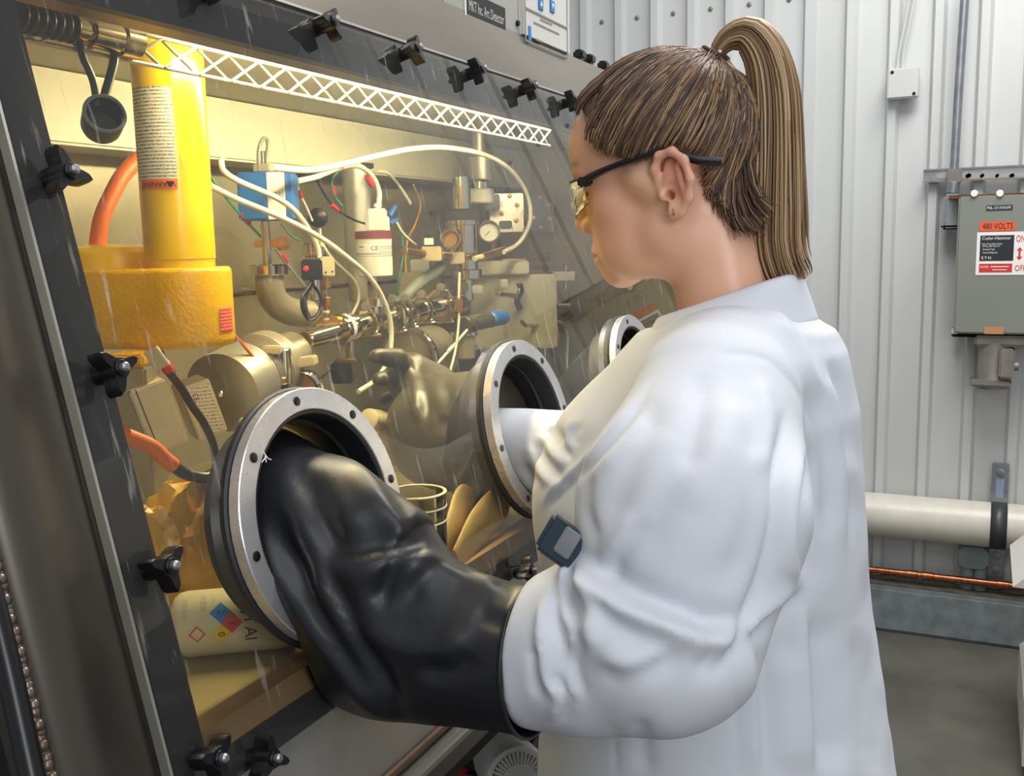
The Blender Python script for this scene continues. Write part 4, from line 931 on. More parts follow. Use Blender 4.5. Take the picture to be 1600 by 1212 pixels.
b_.inputs['Subsurface Weight'].default_value = .12; b_.inputs['Subsurface Radius'].default_value = (.010, .004, .002); b_.inputs['Subsurface Scale'].default_value = .5
nz = nt.nodes.new('ShaderNodeTexNoise'); nz.inputs['Scale'].default_value = 700; bp = nt.nodes.new('ShaderNodeBump'); bp.inputs['Strength'].default_value = .06; bp.inputs['Distance'].default_value = .001
nt.links.new(nz.outputs[0], bp.inputs['Height']); nt.links.new(bp.outputs[0], b_.inputs['Normal']); M['skin2'] = m
def vcol(o, name, C):
    a = o.data.color_attributes.new(name, 'FLOAT_COLOR', 'POINT'); a.data.foreach_set('color', np.hstack([C, np.ones((len(C), 1))]).astype(f4).ravel())
body = rawmesh('body', V@np.stack([HF, HU, HL])+HO, Q[:, ::-1] if np.linalg.det(np.stack([HF, HU, HL])) < 0 else Q, 'skin2', person, 180); vcol(body, 'tone', colr)
# eyes (behind the lenses)
for sg in (1, -1):
    e = B().ball(hw(.0905, .0185, .031*sg), .0108, seg=20).obj('eye', 'white', person, 180)
    B().lathe(hw(.0998, .0175, .032*sg), HF, [(0, .0055), (.0012, .0045), (.0016, .001)], 18).obj('iris', 'rust', e)
    B().tube([hw(.099-.010*abs(t-.35), .0245-.006*(t-.45)**2*4, (.020+.026*t)*sg) for t in np.linspace(0, 1, 9)], .0016, 6).obj('lashes', 'black', person)
# ---- hair
hl = [(.112, .150), (.096, .122), (.083, .094), (.067, .066), (.044, .047), (.023, .041), (.008, .047), (-.012, .047), (-.028, .030), (-.030, .004), (-.040, -.018), (-.052, -.045), (-.14, -.045), (-.14, .22), (.112, .22)]
def poly_sdf(a, b, poly):
    d = np.full(len(a), 1e9, f4); s = np.ones(len(a), f4); n = len(poly)
    for i in range(n):
        p, q = np.array(poly[i], f4), np.array(poly[(i+1) % n], f4); e = q-p; w = np.stack([a-p[0], b-p[1]], 1); t = np.clip((w@e)/(e@e), 0, 1)
        r = w-t[:, None]*e; d = np.minimum(d, (r**2).sum(1)); c1 = b >= p[1]; c2 = b < q[1]; c3 = e[0]*w[:, 1] > e[1]*w[:, 0]
        s = np.where((c1 & c2 & c3) | (~c1 & ~c2 & ~c3), -s, s)
    return s*np.sqrt(d)
def hair_sdf(P):
    d = head_core(P)-.0075; d = smin(d, s_cap(P, hn0, hn1, .049, .05)-.002, .03)
    g = poly_sdf(P[:, 0], P[:, 1], hl); return smax(d, g, .006)
V, Q = nets(hair_sdf, (-.11, -.10, -.10), (.14, .17, .10), .0028); V = relax(V, Q, 2, .5)
m, nt, b_ = nodes('hair_strands'); at_ = nt.nodes.new('ShaderNodeAttribute'); at_.attribute_name = 'tone'; nt.links.new(at_.outputs[0], b_.inputs['Base Color']); b_.inputs['Roughness'].default_value = .38; b_.inputs['Specular IOR Level'].default_value = .4; M['hair'] = m
hair = rawmesh('hair', V@np.stack([HF, HU, HL])+HO, Q[:, ::-1] if np.linalg.det(np.stack([HF, HU, HL])) < 0 else Q, 'hair', person, 180); vcol(hair, 'tone', np.tile(np.array(hexc('5a483b')), (len(V), 1))*(1+.25*np.sin(np.arctan2(V[:, 2], V[:, 1]-.02)*55)*np.sin(V[:, 0]*300+V[:, 1]*90))[:, None])
TIE = np.array([-.040, .130, 0.]); CC = np.array([.020, .058, 0.]); RR = np.array([.088, .079, .073])
PAL = [hexc(h) for h in ('54423a', '654f42', '7d6349', '967553', 'ad8b62', 'b99b76', '46382f')]
PAL2 = [hexc(h) for h in ('a38462', 'b39573', '8f7050', 'c2a684', '7d6146', '9d7c58', 'b8976c')]
class Strands:
    def __init__(s): s.v = []; s.f = []; s.c = []; s.m = 0
    def add(s, P, r, col, nrm=None):
        n = len(P); T = np.gradient(P, axis=0); T /= np.linalg.norm(T, axis=1)[:, None]+1e-9
        a = np.cross(T, nrm if nrm is not None else np.array([.3, -1, .2])); a /= np.linalg.norm(a, axis=1)[:, None]+1e-9; b = np.cross(T, a); k = s.n(); s.m += 4*n
        rr = r*np.clip(np.minimum(np.linspace(0, 1, n)*6+.4, (1-np.linspace(0, 1, n))*8+.25), 0, 1)[:, None]
        ring = [P+a*rr, P+b*rr*.7, P-a*rr, P-b*rr*.7]; s.v.append(np.stack(ring, 1).reshape(-1, 3)); s.c.append(np.tile(np.array(col), (n*4, 1)))
        i = np.arange(n-1)
        for q in range(4): s.f.append(np.stack([k+i*4+q, k+i*4+(q+1) % 4, k+(i+1)*4+(q+1) % 4, k+(i+1)*4+q], 1))
    def n(s): return s.m
    def obj(s, name, parent):
        V = np.vstack(s.v); o = rawmesh(name, V, np.vstack(s.f), 'hair', parent, 180); vcol(o, 'tone', np.vstack(s.c)); return o
def onskull(d, off):
    d = d/np.linalg.norm(d); return CC+d*((1/np.sqrt(((d/RR)**2).sum()))+off)
S = Strands(); tot = 0; PL = []; OFFS = []
hla = np.array([(.092, .119)]+hl[2:11]+[(-.052, -.045), (-.072, -.045), (-.085, -.02)])
def pin():
    while True:
        c_ = np.array([RNG.uniform(-.03, .095), RNG.uniform(.05, .135)])
        if poly_sdf(c_[None, 0].astype(f4), c_[None, 1].astype(f4), hl)[0] < -.010: return c_
for i in range(3400):
    u = RNG.uniform(0, 1); sg = 1 if RNG.random() < .62 else -1
    if u < .74:
        k = RNG.uniform(0, len(hla)-1.001); j = int(k); p = hla[j]*(1-(k-j))+hla[j+1]*(k-j); p = p+RNG.normal(size=2)*.003
    else: j = 5; p = pin()
    # solve lateral on the skull (or neck) for this (a, b)
    q = 1-((p[0]-CC[0])/RR[0])**2-((p[1]-CC[1])/RR[1])**2
    lat = RR[2]*math.sqrt(max(q, 0.0))
    if p[1] < .03: lat = max(lat, .050-.12*max(0, -p[1]-.01))
    if u < .74 and p[0] > .062 and p[1] > .07:
        lat = RNG.uniform(0, .052); p = np.array([.094-.35*max(0, lat-.02), .119-1.0*max(0, lat-.024)])+RNG.normal(size=2)*.002
    elif p[0] < -.045 and p[1] < 0: lat = RNG.uniform(0, .05)
    st = np.array([p[0], p[1], lat*sg])
    if p[1] > .03: st = onskull(st-CC, RNG.uniform(.004, .007))
    d0 = st-CC; te = TIE+RNG.normal(size=3)*np.array([.004, .003, .006]); d1 = te-CC
    n0, n1 = np.linalg.norm(d0), np.linalg.norm(d1); off = RNG.uniform(.0068, .0105); P = []
    for t in np.linspace(0, 1, 14):
        d = d0/n0*(1-t)+d1/n1*t; w = onskull(d, off+.004*math.sin(np.pi*t)*RNG.uniform(.6, 1))
        wst = st+unit(np.array([0, 0, sg*1.]))*.001
        bl = min(1, t*4); wt = max(0, (t-.75)*4); w = wst*(1-bl)+w*bl; w = w*(1-wt)+te*wt; P.append(w)
    PL.append(P); OFFS.append(off); tot += 1
PL = np.array(PL, f4); sh_ = PL.shape; X_ = PL.reshape(-1, 3); tg = np.repeat(np.array(OFFS, f4)+.0012, sh_[1])
lim = np.tile(np.clip(np.linspace(0, 1, sh_[1])*8, 0, 1), sh_[0]).astype(f4)
for _ in range(3):
    d = head_core(X_); g = np.stack([head_core(X_+np.eye(3, dtype=f4)[k]*f4(.0006))-d for k in range(3)], 1); g /= np.linalg.norm(g, axis=1)[:, None]+1e-9
    X_ = X_+g*np.clip(tg*(.75+.25*lim)-d, 0, .01)[:, None]
for P in X_.reshape(sh_):
    S.add(P.astype(float)@np.stack([HF, HU, HL])+HO, RNG.uniform(.0004, .0010), np.array(PAL[RNG.choice(7, p=[.22, .22, .19, .13, .07, .05, .12])])*RNG.uniform(.8, 1.15))
S.obj('hair_strands', hair)['kind'] = 'stuff'
G = curve([uy(*q, 1.0) for q in ((1112, 96), (1122, 78), (1142, 58), (1172, 55), (1198, 90), (1210, 150), (1212, 230), (1211, 310), (1212, 390), (1232, 445), (1256, 468))], 60)
WD = np.interp(np.linspace(0, 1, 60), [0, .06, .14, .3, .5, .75, .9, 1], [9, 9, 14, 27, 38, 46, 44, 24])*.00062
S = Strands()
GT = np.gradient(G, axis=0); GT /= np.linalg.norm(GT, axis=1)[:, None]; GA = np.cross(GT, YA); GA /= np.linalg.norm(GA, axis=1)[:, None]
for i in range(1100):
    r = math.sqrt(RNG.uniform(0, 1)); q = RNG.uniform(0, 6.28); oa, oy = r*math.cos(q), r*math.sin(q); en = int(60*np.clip(RNG.normal(.94-.10*max(0, oa), .035), .7, 1)); wob = RNG.normal(size=2)*.0018; ph = RNG.uniform(0, 6.28)
    tt = np.linspace(0, 1, 60)[:, None]
    P = G+GA*(WD[:, None]*oa)+YA*(WD[:, None]*.8*oy)+GA*wob[0]*np.sin(tt*7+ph)*tt+YA*wob[1]*np.sin(tt*5+ph)*tt+RH*(-.012*max(0, -oa)*0*tt**4)
    P = P[:en:2] if en % 2 else P[:en:2]
    S.add(P, RNG.uniform(.0007, .0016), np.array(PAL2[RNG.choice(7)])*RNG.uniform(.72, 1.12))
po = S.obj('ponytail', person); po['kind'] = 'stuff'
cT = np.array([G[1]+GT[1]*.0]).ravel(); ht = B()
for j in range(3):
    cq = G[1]+GT[1]*(.004*j-.002); a = GA[1]; ht.tube([cq+.0125*(math.cos(t)*a+math.sin(t)*YA) for t in np.linspace(0, 6.283, 24, endpoint=False)], .0030, 8, False, closed=True)
ho = ht.obj('hair_tie', mat('hair_tie', '4a3030', .6), person, 80)
for q in ((1104, 78), (1120, 85)): B().ball(uy(*q, 1.0)+TC*.015, .0018, seg=8).obj('bead', 'white', ho)
B().ring(hw(-.003, -.0175, .0815), unit(HF*.9+HL*.4), .0022, .0032, .0012, 18, .0003).obj('earring', 'brass', person)
# ---- safety glasses
gl = thing('safety_glasses', 'wraparound safety glasses with black temples and yellow tinted lenses', 'glasses', hw(.10, .03, 0))
for sg in (1, -1):
    B().tube([hw(-.052, .020, .077*sg), hw(-.03, .026, .081*sg), hw(-.003, .040, .082*sg), hw(.03, .038, .079*sg), (hw(.06, .035, .073*sg)), hw(.083, .031, .064*sg)], [.0042, .0045, .0026, .0028, .0030, .0042], 10, n=40).obj('temple', 'black', gl, 80)
    B().box(hw(.088, .029, .060*sg), (.016, .010, .005), [HF, HU, HL], .002).obj('hinge', 'black', gl)
    rows = []
    for v in np.linspace(0, 1, 10):
        row = []
        for u in np.linspace(0, 1, 18):
            l = .006+.056*u; cut = .018*(1-u)**3
            top = .036-.003*u; bot = -.008+.016*u**2.2+.006*(1-u)
            row.append(hw(.124-.034*u**2.1-.004*(2*v-1)**2, top*(1-v)+bot*v, l*sg))
        rows.append(row)
    B().loft(rows, cap=False, closed=False).obj('lens', 'lens', gl, 80)
    B().tube([np.asarray(r)+HF*.0005 for r in rows[0]], .0013, 8, False).obj('brow_bar', 'black', gl, 80)
    B().tube([np.asarray(r)+HF*.0003 for r in rows[-1][2:]]+[r[-1] for r in rows[::-1]], .0006, 6, False).obj('lens_edge', 'glass', gl, 80)
B().tube([hw(.123, .030, -.007), hw(.1245, .032, 0), hw(.123, .030, .007)], .0018, 8).obj('bridge', 'black', gl, 80)
# ---- lab coat
TZ = np.array([.40, .60, .75, .85, 1.00, 1.10, 1.20, 1.28, 1.34, 1.38]); CXs = np.array([-.235, -.235, -.238, -.240, -.248, -.252, -.250, -.240, -.228, -.222]); RXs = np.array([.235, .215, .20, .190, .172, .160, .150, .135, .11, .08]); RYs = np.array([.27, .25, .235, .225, .21, .205, .20, .175, .13, .09])
SHL, ELB, CUF = np.array([-.205, .835, 1.308]), uy(1040, 990, .712), uy(848, 1022, .710)
MID = uy(1082, 800, .752)
def coat_sdf(P):
    z = P[:, 2]; cx = np.interp(z, TZ, CXs).astype(f4); rx = np.interp(z, TZ, RXs).astype(f4); ry = np.interp(z, TZ, RYs).astype(f4)
    dx = (P[:, 0]-cx); dy = (P[:, 1]-1.0); q = np.sqrt((dx/rx)**2+(dy/ry)**2); d = (q-1)*np.minimum(rx, ry)*.9
    d = np.maximum(d, z-1.36)
    d = smin(d, s_cap(P, (-.215, .86, 1.312), (-.235, 1.14, 1.312), .058), .05)
    d = smin(d, s_cap(P, (-.205, 1.0, 1.340), (-.212, .90, 1.33), .048), .04); d = smin(d, s_cap(P, (-.205, 1.0, 1.340), (-.215, 1.10, 1.33), .048), .04)
    d = smin(d, s_ell(P, (-.33, .955, 1.19), (.085, .09, .10)), .06); d = smin(d, s_ell(P, (-.33, 1.05, 1.19), (.085, .09, .10)), .06)
    a = s_cap(P, SHL, MID, .072, .088); a = smin(a, s_cap(P, MID, ELB, .084, .070), .03)
    a = smin(a, s_cap(P, ELB, ELB*.35+CUF*.65, .068, .066), .03); a = smin(a, s_cap(P, ELB*.35+CUF*.65, CUF, .066, .060), .012); a = np.maximum(a, CUF[0]-.012-P[:, 0]); a = smin(a, s_cap(P, CUF+XA*.03, CUF-XA*.008, .046), .006)
    d = smin(d, a, .022)
    r1, r2, r3 = (-.235, 1.165, 1.31), (-.36, 1.20, 1.165), (-.590, 1.195, 1.172)
    b = smin(s_cap(P, r1, r2, .072, .070), s_cap(P, r2, r3, .068, .058), .03); d = smin(d, b, .03)
    d = smax(d, -s_ell(P, (-.218, 1.0, 1.42), (.062, .066, .085)), .008)
    d = np.maximum(d, .46-z)
    return d
V, Q = nets(coat_sdf, (-.66, .59, .44), (.03, 1.30, 1.41), .0040)
V = relax(V, Q, 1, .5)
V = V+vnormals(V, Q)*(ndisp(V*np.array([1, 1, .35]), 26, 5)*.0009+ndisp(V, 45, 8)*.0006)[:, None]
CR = [
 ([(905, 868), (935, 905), (985, 940), (1050, 965), (1115, 985), (1165, 975)], 22, .016, 'f'),      # under the upper arm
 ([(900, 960), (945, 1010), (1010, 1060)], 26, .006, 'r'), ([(925, 935), (985, 985), (1060, 1015)], 16, .004, 'g'),
 ([(1228, 640), (1222, 720), (1216, 820), (1190, 920), (1150, 1010), (1110, 1060)], 16, .012, 'v'),   # back of the sleeve
 ([(1262, 690), (1250, 780), (1245, 860), (1252, 915)], 14, .008, 'f'), ([(1252, 915), (1210, 955), (1165, 1000)], 12, .008, 'f'),
 ([(1150, 620), (1120, 700), (1075, 800)], 30, .004, 'r'), ([(1030, 620), (985, 720), (945, 830)], 26, .005, 'g'), ([(1090, 640), (1040, 760), (1010, 880)], 26, .003, 'g'),
 ([(1120, 556), (1160, 552), (1200, 562), (1240, 600), (1275, 660)], 5, .0025, 'v'),                       # shoulder seam
 ([(1195, 445), (1170, 500), (1155, 552)], 4, .0015, 'v'),
 ([(1290, 560), (1312, 640), (1322, 740), (1325, 860)], 14, .007, 'f'), ([(1330, 700), (1345, 800), (1355, 920)], 12, .005, 'r'), ([(1262, 600), (1290, 680), (1298, 760), (1292, 840)], 15, .006, 'g'),
 ([(1148, 1010), (1150, 1090), (1152, 1212)], 4, .002, 'v'), ([(1290, 960), (1300, 1080), (1310, 1212)], 22, .006, 'g'), ([(1220, 1010), (1230, 1110), (1236, 1212)], 26, .005, 'r'), ([(1340, 980), (1352, 1090), (1362, 1212)], 18, .005, 'g'), ([(1000, 1120), (1010, 1212)], 14, .004, 'g'),
 ([(960, 1130), (962, 1212)], 3, .003, 'v'), ([(1190, 640), (1185, 740), (1170, 840), (1130, 930)], 26, .005, 'g'), ([(1100, 580), (1090, 660), (1075, 740)], 18, .004, 'g'), ([(1180, 590), (1200, 660), (1195, 740)], 16, .005, 'r'), ([(1000, 800), (960, 860), (930, 900)], 14, .005, 'f'), ([(1060, 1010), (1000, 1040), (940, 1040)], 18, .005, 'f'), ([(1090, 960), (1110, 1010), (1090, 1060)], 14, .005, 'g'), ([(1180, 1000), (1185, 1100), (1190, 1212)], 14, .005, 'f'), ([(1262, 950), (1268, 1080), (1275, 1212)], 16, .006, 'f'), ([(1210, 470), (1260, 540), (1290, 620)], 14, .004, 'f'), ([(1370, 900), (1380, 1000), (1388, 1100)], 9, .004, 'r'), ([(1012, 606), (965, 668), (915, 725), (870, 768), (852, 790)], 6, .006, 'f'),    # lapel edge
 ([(920, 735), (912, 790), (930, 850)], 10, .005, 'g'), ([(1010, 640), (975, 690), (940, 740)], 12, .003, 'r'),
 ([(895, 880), (880, 935), (900, 985)], 9, .008, 'f'), ([(872, 905), (868, 960), (882, 1010), (880, 1070)], 9, .009, 'g'), ([(850, 940), (846, 1000), (852, 1075)], 8, .007, 'r'), ([(905, 985), (890, 1040), (905, 1095)], 10, .007, 'f'), ([(835, 1010), (840, 1090)], 7, .006, 'g'), ([(860, 1060), (880, 1090), (870, 1130)], 8, .008, 'f'), ([(915, 900), (930, 960), (925, 1010)], 10, .005, 'r'),
 ([(832, 690), (850, 730), (875, 755)], 10, .008, 'f'), ([(848, 672), (866, 700), (890, 722)], 10, .007, 'f'), ([(818, 725), (836, 760)], 9, .006, 'g'), ([(862, 665), (880, 690)], 8, .005, 'g'), ([(905, 655), (890, 680), (900, 700)], 8, .004, 'f'),
]
V = creases(V, Q, CR); V = relax(V, Q, 2, .45)
coat = rawmesh('lab_coat', V, Q, 'coat', person, 180)
# collar: a folded band round the neck
rows = []
for v in np.linspace(0, 1, 8):
    row = []
    for u in np.linspace(-2.55, 2.55, 44):
        ca, sa = math.cos(u), math.sin(u)           # u = 0 at the nape
        fr_ = (1-ca)/2; rx, ry = .047+.012*v+.020*fr_, .058+.02*v
        top = 1.412-.045*fr_**1.2; drop = .050+.012*fr_
        vv = v*v; out = .004+.026*v
        row.append(np.array([-.222+(rx+out*.6)*ca-.010*fr_, 1.0+(ry+out*.6)*sa, top+.006*math.sin(np.pi*min(v*1.6, 1))-drop*vv]))
    rows.append(row)
co = B().loft(rows, cap=False, closed=False).obj('collar', 'coat', coat, 180)
md = co.modifiers.new('thickness', 'SOLIDIFY'); md.thickness = .003; md.offset = 0
# trousers and shoes below the coat (she stands on the floor)
for sg in (-1, 1):
    y = 1.0+.1*sg
    B().lathe((-.235, y, .06), ZA, [(0, .05), (.02, .056), (.3, .062), (.6, .08), (.78, .09)], 24).obj('trouser_leg', 'trousers', person, 60)
    b_ = B(); b_.box((-.275, y, .035), (.26, .09, .07), bev=.028); b_.obj('shoe', 'black', person, 60)
# dosimeter clipped on the coat front
dm = thing('dosimeter', 'small dark dosimeter clipped to the front of the coat', 'dosimeter', ud(890, 860, .80))
ds = unit(RH*.75+ZA*-.55+TC*.1); dup_ = unit(ZA*.75+RH*.45); dn_ = np.cross(ds, dup_); c_ = ud(883, 850, .772)
B().box(c_, (.040, .030, .016), [ds, dup_, dn_], .003).obj('case', mat('dosimeter_case', '2b3a46', .3), dm)
B().box(c_-dup_*.0152, (.028, .001, .010), [ds, dup_, dn_]).obj('display', mat('dosimeter_display', '5d5a3c', .2), dm)
B().box(c_+dn_*.009+dup_*.004, (.014, .022, .003), [ds, dup_, dn_], .001).obj('clip', 'galv', dm)
# ================================================================== RUBBER GAUNTLETS
CRg = win(*PORTS[0], 0)
def ringsec(c, a, b, ra, rb, n=72, sq=1.):
    out = []
    for q in np.linspace(0, 2*np.pi, n, endpoint=False):
        ca, sa = math.cos(q), math.sin(q); ca = math.copysign(abs(ca)**sq, ca); sa = math.copysign(abs(sa)**sq, sa)
        out.append(c+a*ra*ca+b*rb*sa)
    return np.array(out)
secs = [  # centre, half width along y-ish, half height, axis direction
 (win(.737, .110, -.044), .0925, .0925, WN), (win(.735, .116, -.022), .084, .086, WN), (win(.731, .126, .0), .079, .081, WN),
 (uy(545, 882, .718), .070, .084, unit(WN*.9-ZA*.5)), (uy(588, 948, .714), .066, .102, unit([.9, 0, -.45])), (uy(630, 975, .714), .064, .092, unit([.96, 0, -.25])),
 (uy(680, 1000, .712), .060, .076, unit([1, 0, -.12])), (uy(735, 1014, .711), .058, .066, unit([1, 0, -.05])), (uy(790, 1024, .710), .058, .061, unit([1, 0, 0.03])), (uy(822, 1030, .710), .0595, .0605, unit([1, 0, .06])), (uy(832, 1031, .710), .0605, .0615, unit([1, 0, .08]))]
tq = np.linspace(0, 1, len(secs)); nn = 90
cs = curve([s[0] for s in secs], nn); ra = np.interp(np.linspace(0, 1, nn), tq, [s[1] for s in secs]); rb = np.interp(np.linspace(0, 1, nn), tq, [s[2] for s in secs]); axs = curve([s[3] for s in secs], nn)
rings = []
for i in range(nn):
    ax = unit(axs[i]); bb = unit(-ZA+ax*(ZA@ax)); rings.append(ringsec(cs[i], YA, bb, ra[i], rb[i], 96))
gb = B().loft(rings, cap=False); V = np.array(gb.v); Q = np.array(gb.f)
if ((vnormals(V, Q)*(V-np.repeat(cs, 96, 0))).sum() < 0): Q = Q[:, ::-1]
tl = np.repeat(np.linspace(0, 1, nn), 96); fade = np.clip(np.minimum(tl*4, (1-tl)*6), 0, 1)
V = V+vnormals(V, Q)*((ndisp(V, 30, 21)*.0016)*fade)[:, None]
GC = [
 ([(412, 830), (455, 910), (505, 985), (560, 1060), (608, 1118)], 16, .012, 'f'), ([(500, 880), (528, 950), (575, 1040), (615, 1110)], 14, .011, 'f'),
 ([(495, 885), (560, 872), (620, 862), (690, 872)], 24, .009, 'f'), ([(520, 700), (580, 760), (640, 830), (690, 880)], 22, .008, 'r'), ([(470, 720), (500, 800), (530, 860)], 18, .010, 'g'), ([(560, 700), (610, 770), (660, 850)], 12, .006, 'g'),
 ([(620, 880), (600, 920), (585, 935)], 14, .006, 'g'), ([(610, 905), (660, 885), (730, 905), (800, 925)], 16, .006, 'r'), ([(585, 930), (630, 935), (660, 915)], 10, .006, 'v'),
 ([(540, 970), (600, 1000), (650, 1015), (700, 1010), (730, 985)], 20, .007, 'r'), ([(650, 1035), (700, 1050), (745, 1020)], 16, .006, 'g'), ([(740, 960), (790, 975)], 16, .004, 'g'),
 ([(430, 790), (445, 850), (480, 920)], 12, .006, 'g')]
V = creases(V, Q, GC); V = relax(V, Q, 3, .4)
g1 = thing('gauntlet', 'black rubber gauntlet pulled out of the nearest port over her forearm', 'glove', V.mean(0))
sl_ = rawmesh('sleeve', V, Q, 'rubber', g1, 180); md = sl_.modifiers.new('thickness', 'SOLIDIFY'); md.thickness = .0016; md.offset = -1
B().tube(rings[-1], .0018, 8, False, closed=True).obj('cuff_bead', 'rubber', g1, 80)
# inner gauntlet of the second port: forearm, palm, five fingers
c2 = win(*PORTS[1], 0); wr = ux(672, 618, -.76); pm = ux(640, 585, -.80)
hd = unit(ux(600, 556, -.80)-ux(650, 580, -.78)); hs = unit(np.cross(hd, TC)); dnn = -ZA
fing = []
base = ux(655, 588, -.79); 
tips = [(588, 556, -.79), (594, 592, -.83), (602, 624, -.85), (616, 650, -.86)]
mids = [(620, 560, -.79), (622, 590, -.83), (628, 618, -.845), (638, 640, -.85)]
th_t, th_m = ux(640, 655, -.77), ux(650, 632, -.765)
def g2_sdf(P):
    d = s_cap(P, c2-WN*.03+ZA*.0, c2-WN*.10+(wr-c2)*.25, .088, .075)
    d = smin(d, s_cap(P, c2-WN*.09+(wr-c2)*.2, wr, .072, .042), .04)
    d = smin(d, s_cap(P, wr, pm, .042, .038), .03)
    for t, m_ in zip(tips, mids):
        a = pm+(np.array(ux(*m_))-pm)*.35; d = smin(d, s_cap(P, a, ux(*m_), .0160, .0150), .010); d = smin(d, s_cap(P, ux(*m_), ux(*t), .0150, .0115), .004)
    d = smin(d, s_cap(P, wr*.5+pm*.5-ZA*.02, th_m, .014, .0125), .012); d = smin(d, s_cap(P, th_m, th_t, .0125, .0095), .004)
    return np.maximum(d, (P@WN.astype(f4))-f4((c2@WN)-.03))
V, Q = nets(g2_sdf, (-.94, 1.05, 1.05), (-.54, 1.45, 1.42), .0042); V = relax(V, Q, 1, .4)
V = V+vnormals(V, Q)*(ndisp(V, 40, 31)*.0022)[:, None]
V = creases(V, Q, [([(640, 560), (655, 600), (662, 660)], 12, .008, 'f'), ([(690, 590), (700, 630), (690, 680)], 12, .006, 'g'), ([(720, 610), (700, 660)], 10, .005, 'f'), ([(745, 600), (715, 640), (700, 690)], 10, .006, 'v')])
g2 = tag(rawmesh('gauntlet', V, Q, 'olive_rubber', None, 180), 'olive black gauntlet with bent fingers reaching inside from the second port', 'glove')
# limp glove folded in the second port mouth and third port
for i in (1, 2):
    cp_ = win(*PORTS[i], 0); rows = []
    for t in np.linspace(0, 1, 24):
        r_ = .0925*(1-t*.15) if i == 1 else .0925*(1-t*.75); o_ = -.042-(.05 if i == 1 else .16)*t
        rows.append([win(PORTS[i][0]+r_*math.cos(q)*(1+.08*math.sin(5*q+2*t)*t), PORTS[i][1]+r_*math.sin(q)*(1+.1*math.sin(3*q+4*t)*t)+.05*t*t, o_) for q in np.linspace(0, 2*np.pi, 64, endpoint=False)])
    o = B().loft(rows, cap=(i == 2)); oo = rawmesh('glove_sleeve', o.v, o.f, 'rubber', None, 80)
    tag(oo, 'black rubber glove sleeve lining the second port round her right sleeve' if i == 1 else 'limp black rubber glove hanging in the farthest visible port', 'glove')
    md = oo.modifiers.new('thickness', 'SOLIDIFY'); md.thickness = .0015
# ================================================================== ON THE WALL
YF = YW-depth-.004
def wbox(x0, y0, x1, y1, y_front, y_back, b=None, bev=.004):
    p = uy(x0, y0, y_front); q = uy(x1, y1, y_front); c = (p+q)/2
    return (b or B()).box((c[0], (y_front+y_back)/2, c[2]), (abs(q[0]-p[0]), y_back-y_front, abs(p[2]-q[2])), bev=bev)
jb = thing('junction_box', 'small square white junction box with two wires on the ribbed wall', 'junction box', uy(1410, 130, YF))
wbox(1387, 108, 1434, 151, YF-.045, YF).obj('cover', 'wall', jb)
for q in ((1394, 113), (1428, 146)): B().lathe(uy(*q, YF-.0455), -YA, [(0, .006), (.002, .005)], 10).obj('screw', 'dark', jb)
for L in ([(1402, 108), (1404, 85), (1412, 45), (1420, 0), (1424, -40)], [(1410, 108), (1412, 80), (1420, 42), (1428, 0), (1432, -40)]): B().tube([uy(*q, YF-.012) for q in L], .0045, 8).obj('wire', 'wall', jb)
cn = thing('conduit', 'vertical steel conduit dropping to the grey disconnect switch', 'conduit', uy(1490, 355, YF))
B().tube([uy(1510, -40, YF-.05), uy(1506, 20, YF-.05), uy(1498, 140, YF-.05), uy(1491, 262, YF-.05), uy(1488, 300, YF-.05)], .0145, 14).obj('tube', 'galv', cn, 60)
B().cyl(uy(1490, 284, YF-.05), uy(1488, 302, YF-.05), .021, seg=18).obj('coupling', 'galv', cn)
wbox(1474, 303, 1500, 356, YF-.09, YF-.01, bev=.01).obj('conduit_body', 'galv', cn); wbox(1470, 349, 1501, 358, YF-.08, YF-.01, bev=.008).obj('body_foot', 'dark', cn)
wbox(1480, 263, 1502, 286, YF-.065, YF-.03).obj('clamp', 'diecast', cn)
sc_ = thing('strut_channel', 'slotted galvanised strut channel above the disconnect switch', 'strut channel', uy(1530, 275, YF))
p = uy(1443, 266, YF-.03); q = uy(1443, 284, YF-.03); hh = p[2]-q[2]
B().box((p[0]+.45, YF-.015, (p[2]+q[2])/2), (.9, .028, hh), bev=.003).obj('channel', 'galv', sc_)
for i, cx in enumerate((1477, 1503, 1523, 1546, 1570, 1592)): 
    pc_ = uy(cx, 274.5, YF-.0305); B().prism([(.018*math.cos(a)+.012*np.sign(math.cos(a)), .010*math.sin(a)) for a in np.linspace(0, 6.283, 16, endpoint=False)], pc_+YA*.0008, XA, ZA, .002).obj('slot', 'grey_instr', sc_, None)
for zz in (p[2], q[2]): B().box((p[0]+.45, YF-.031, zz), (.9, .006, .006)).obj('lip', 'diecast', sc_)
ds_ = thing('disconnect_switch', 'grey electrical disconnect switch box with warning labels', 'electrical box', uy(1550, 520, YF))
Yd = YF-.17
B_ = wbox(1498, 307, 1668, 524, Yd, YF-.02, bev=.006); B_.obj('enclosure', 'grey_box', ds_)
def wp(a, b, d=.001): return uy(a, b, Yd-d)
def wcard(name, x0, y0, x1, y1, m, d=.001):
    p, q = uy(x0, y0, Yd), uy(x1, y1, Yd); c = (p+q)/2; return B().box((c[0], Yd-d, c[2]), (q[0]-p[0], .001, p[2]-q[2])).obj(name, m, ds_, None)
kx = uy(1501, 400, Yd)[0]-uy(1500, 400, Yd)[0]
def wtext(s, a, b, size, m, d=.0022, fit=None): return text('lettering', s, wp(a, b, d), XA, ZA, size*kx, m, ds_, fit=None if fit is None else fit*kx)
B().box(uy(1585, 305, Yd+.06), (.40, .10, .012)).obj('rusty_top', 'rust', ds_)
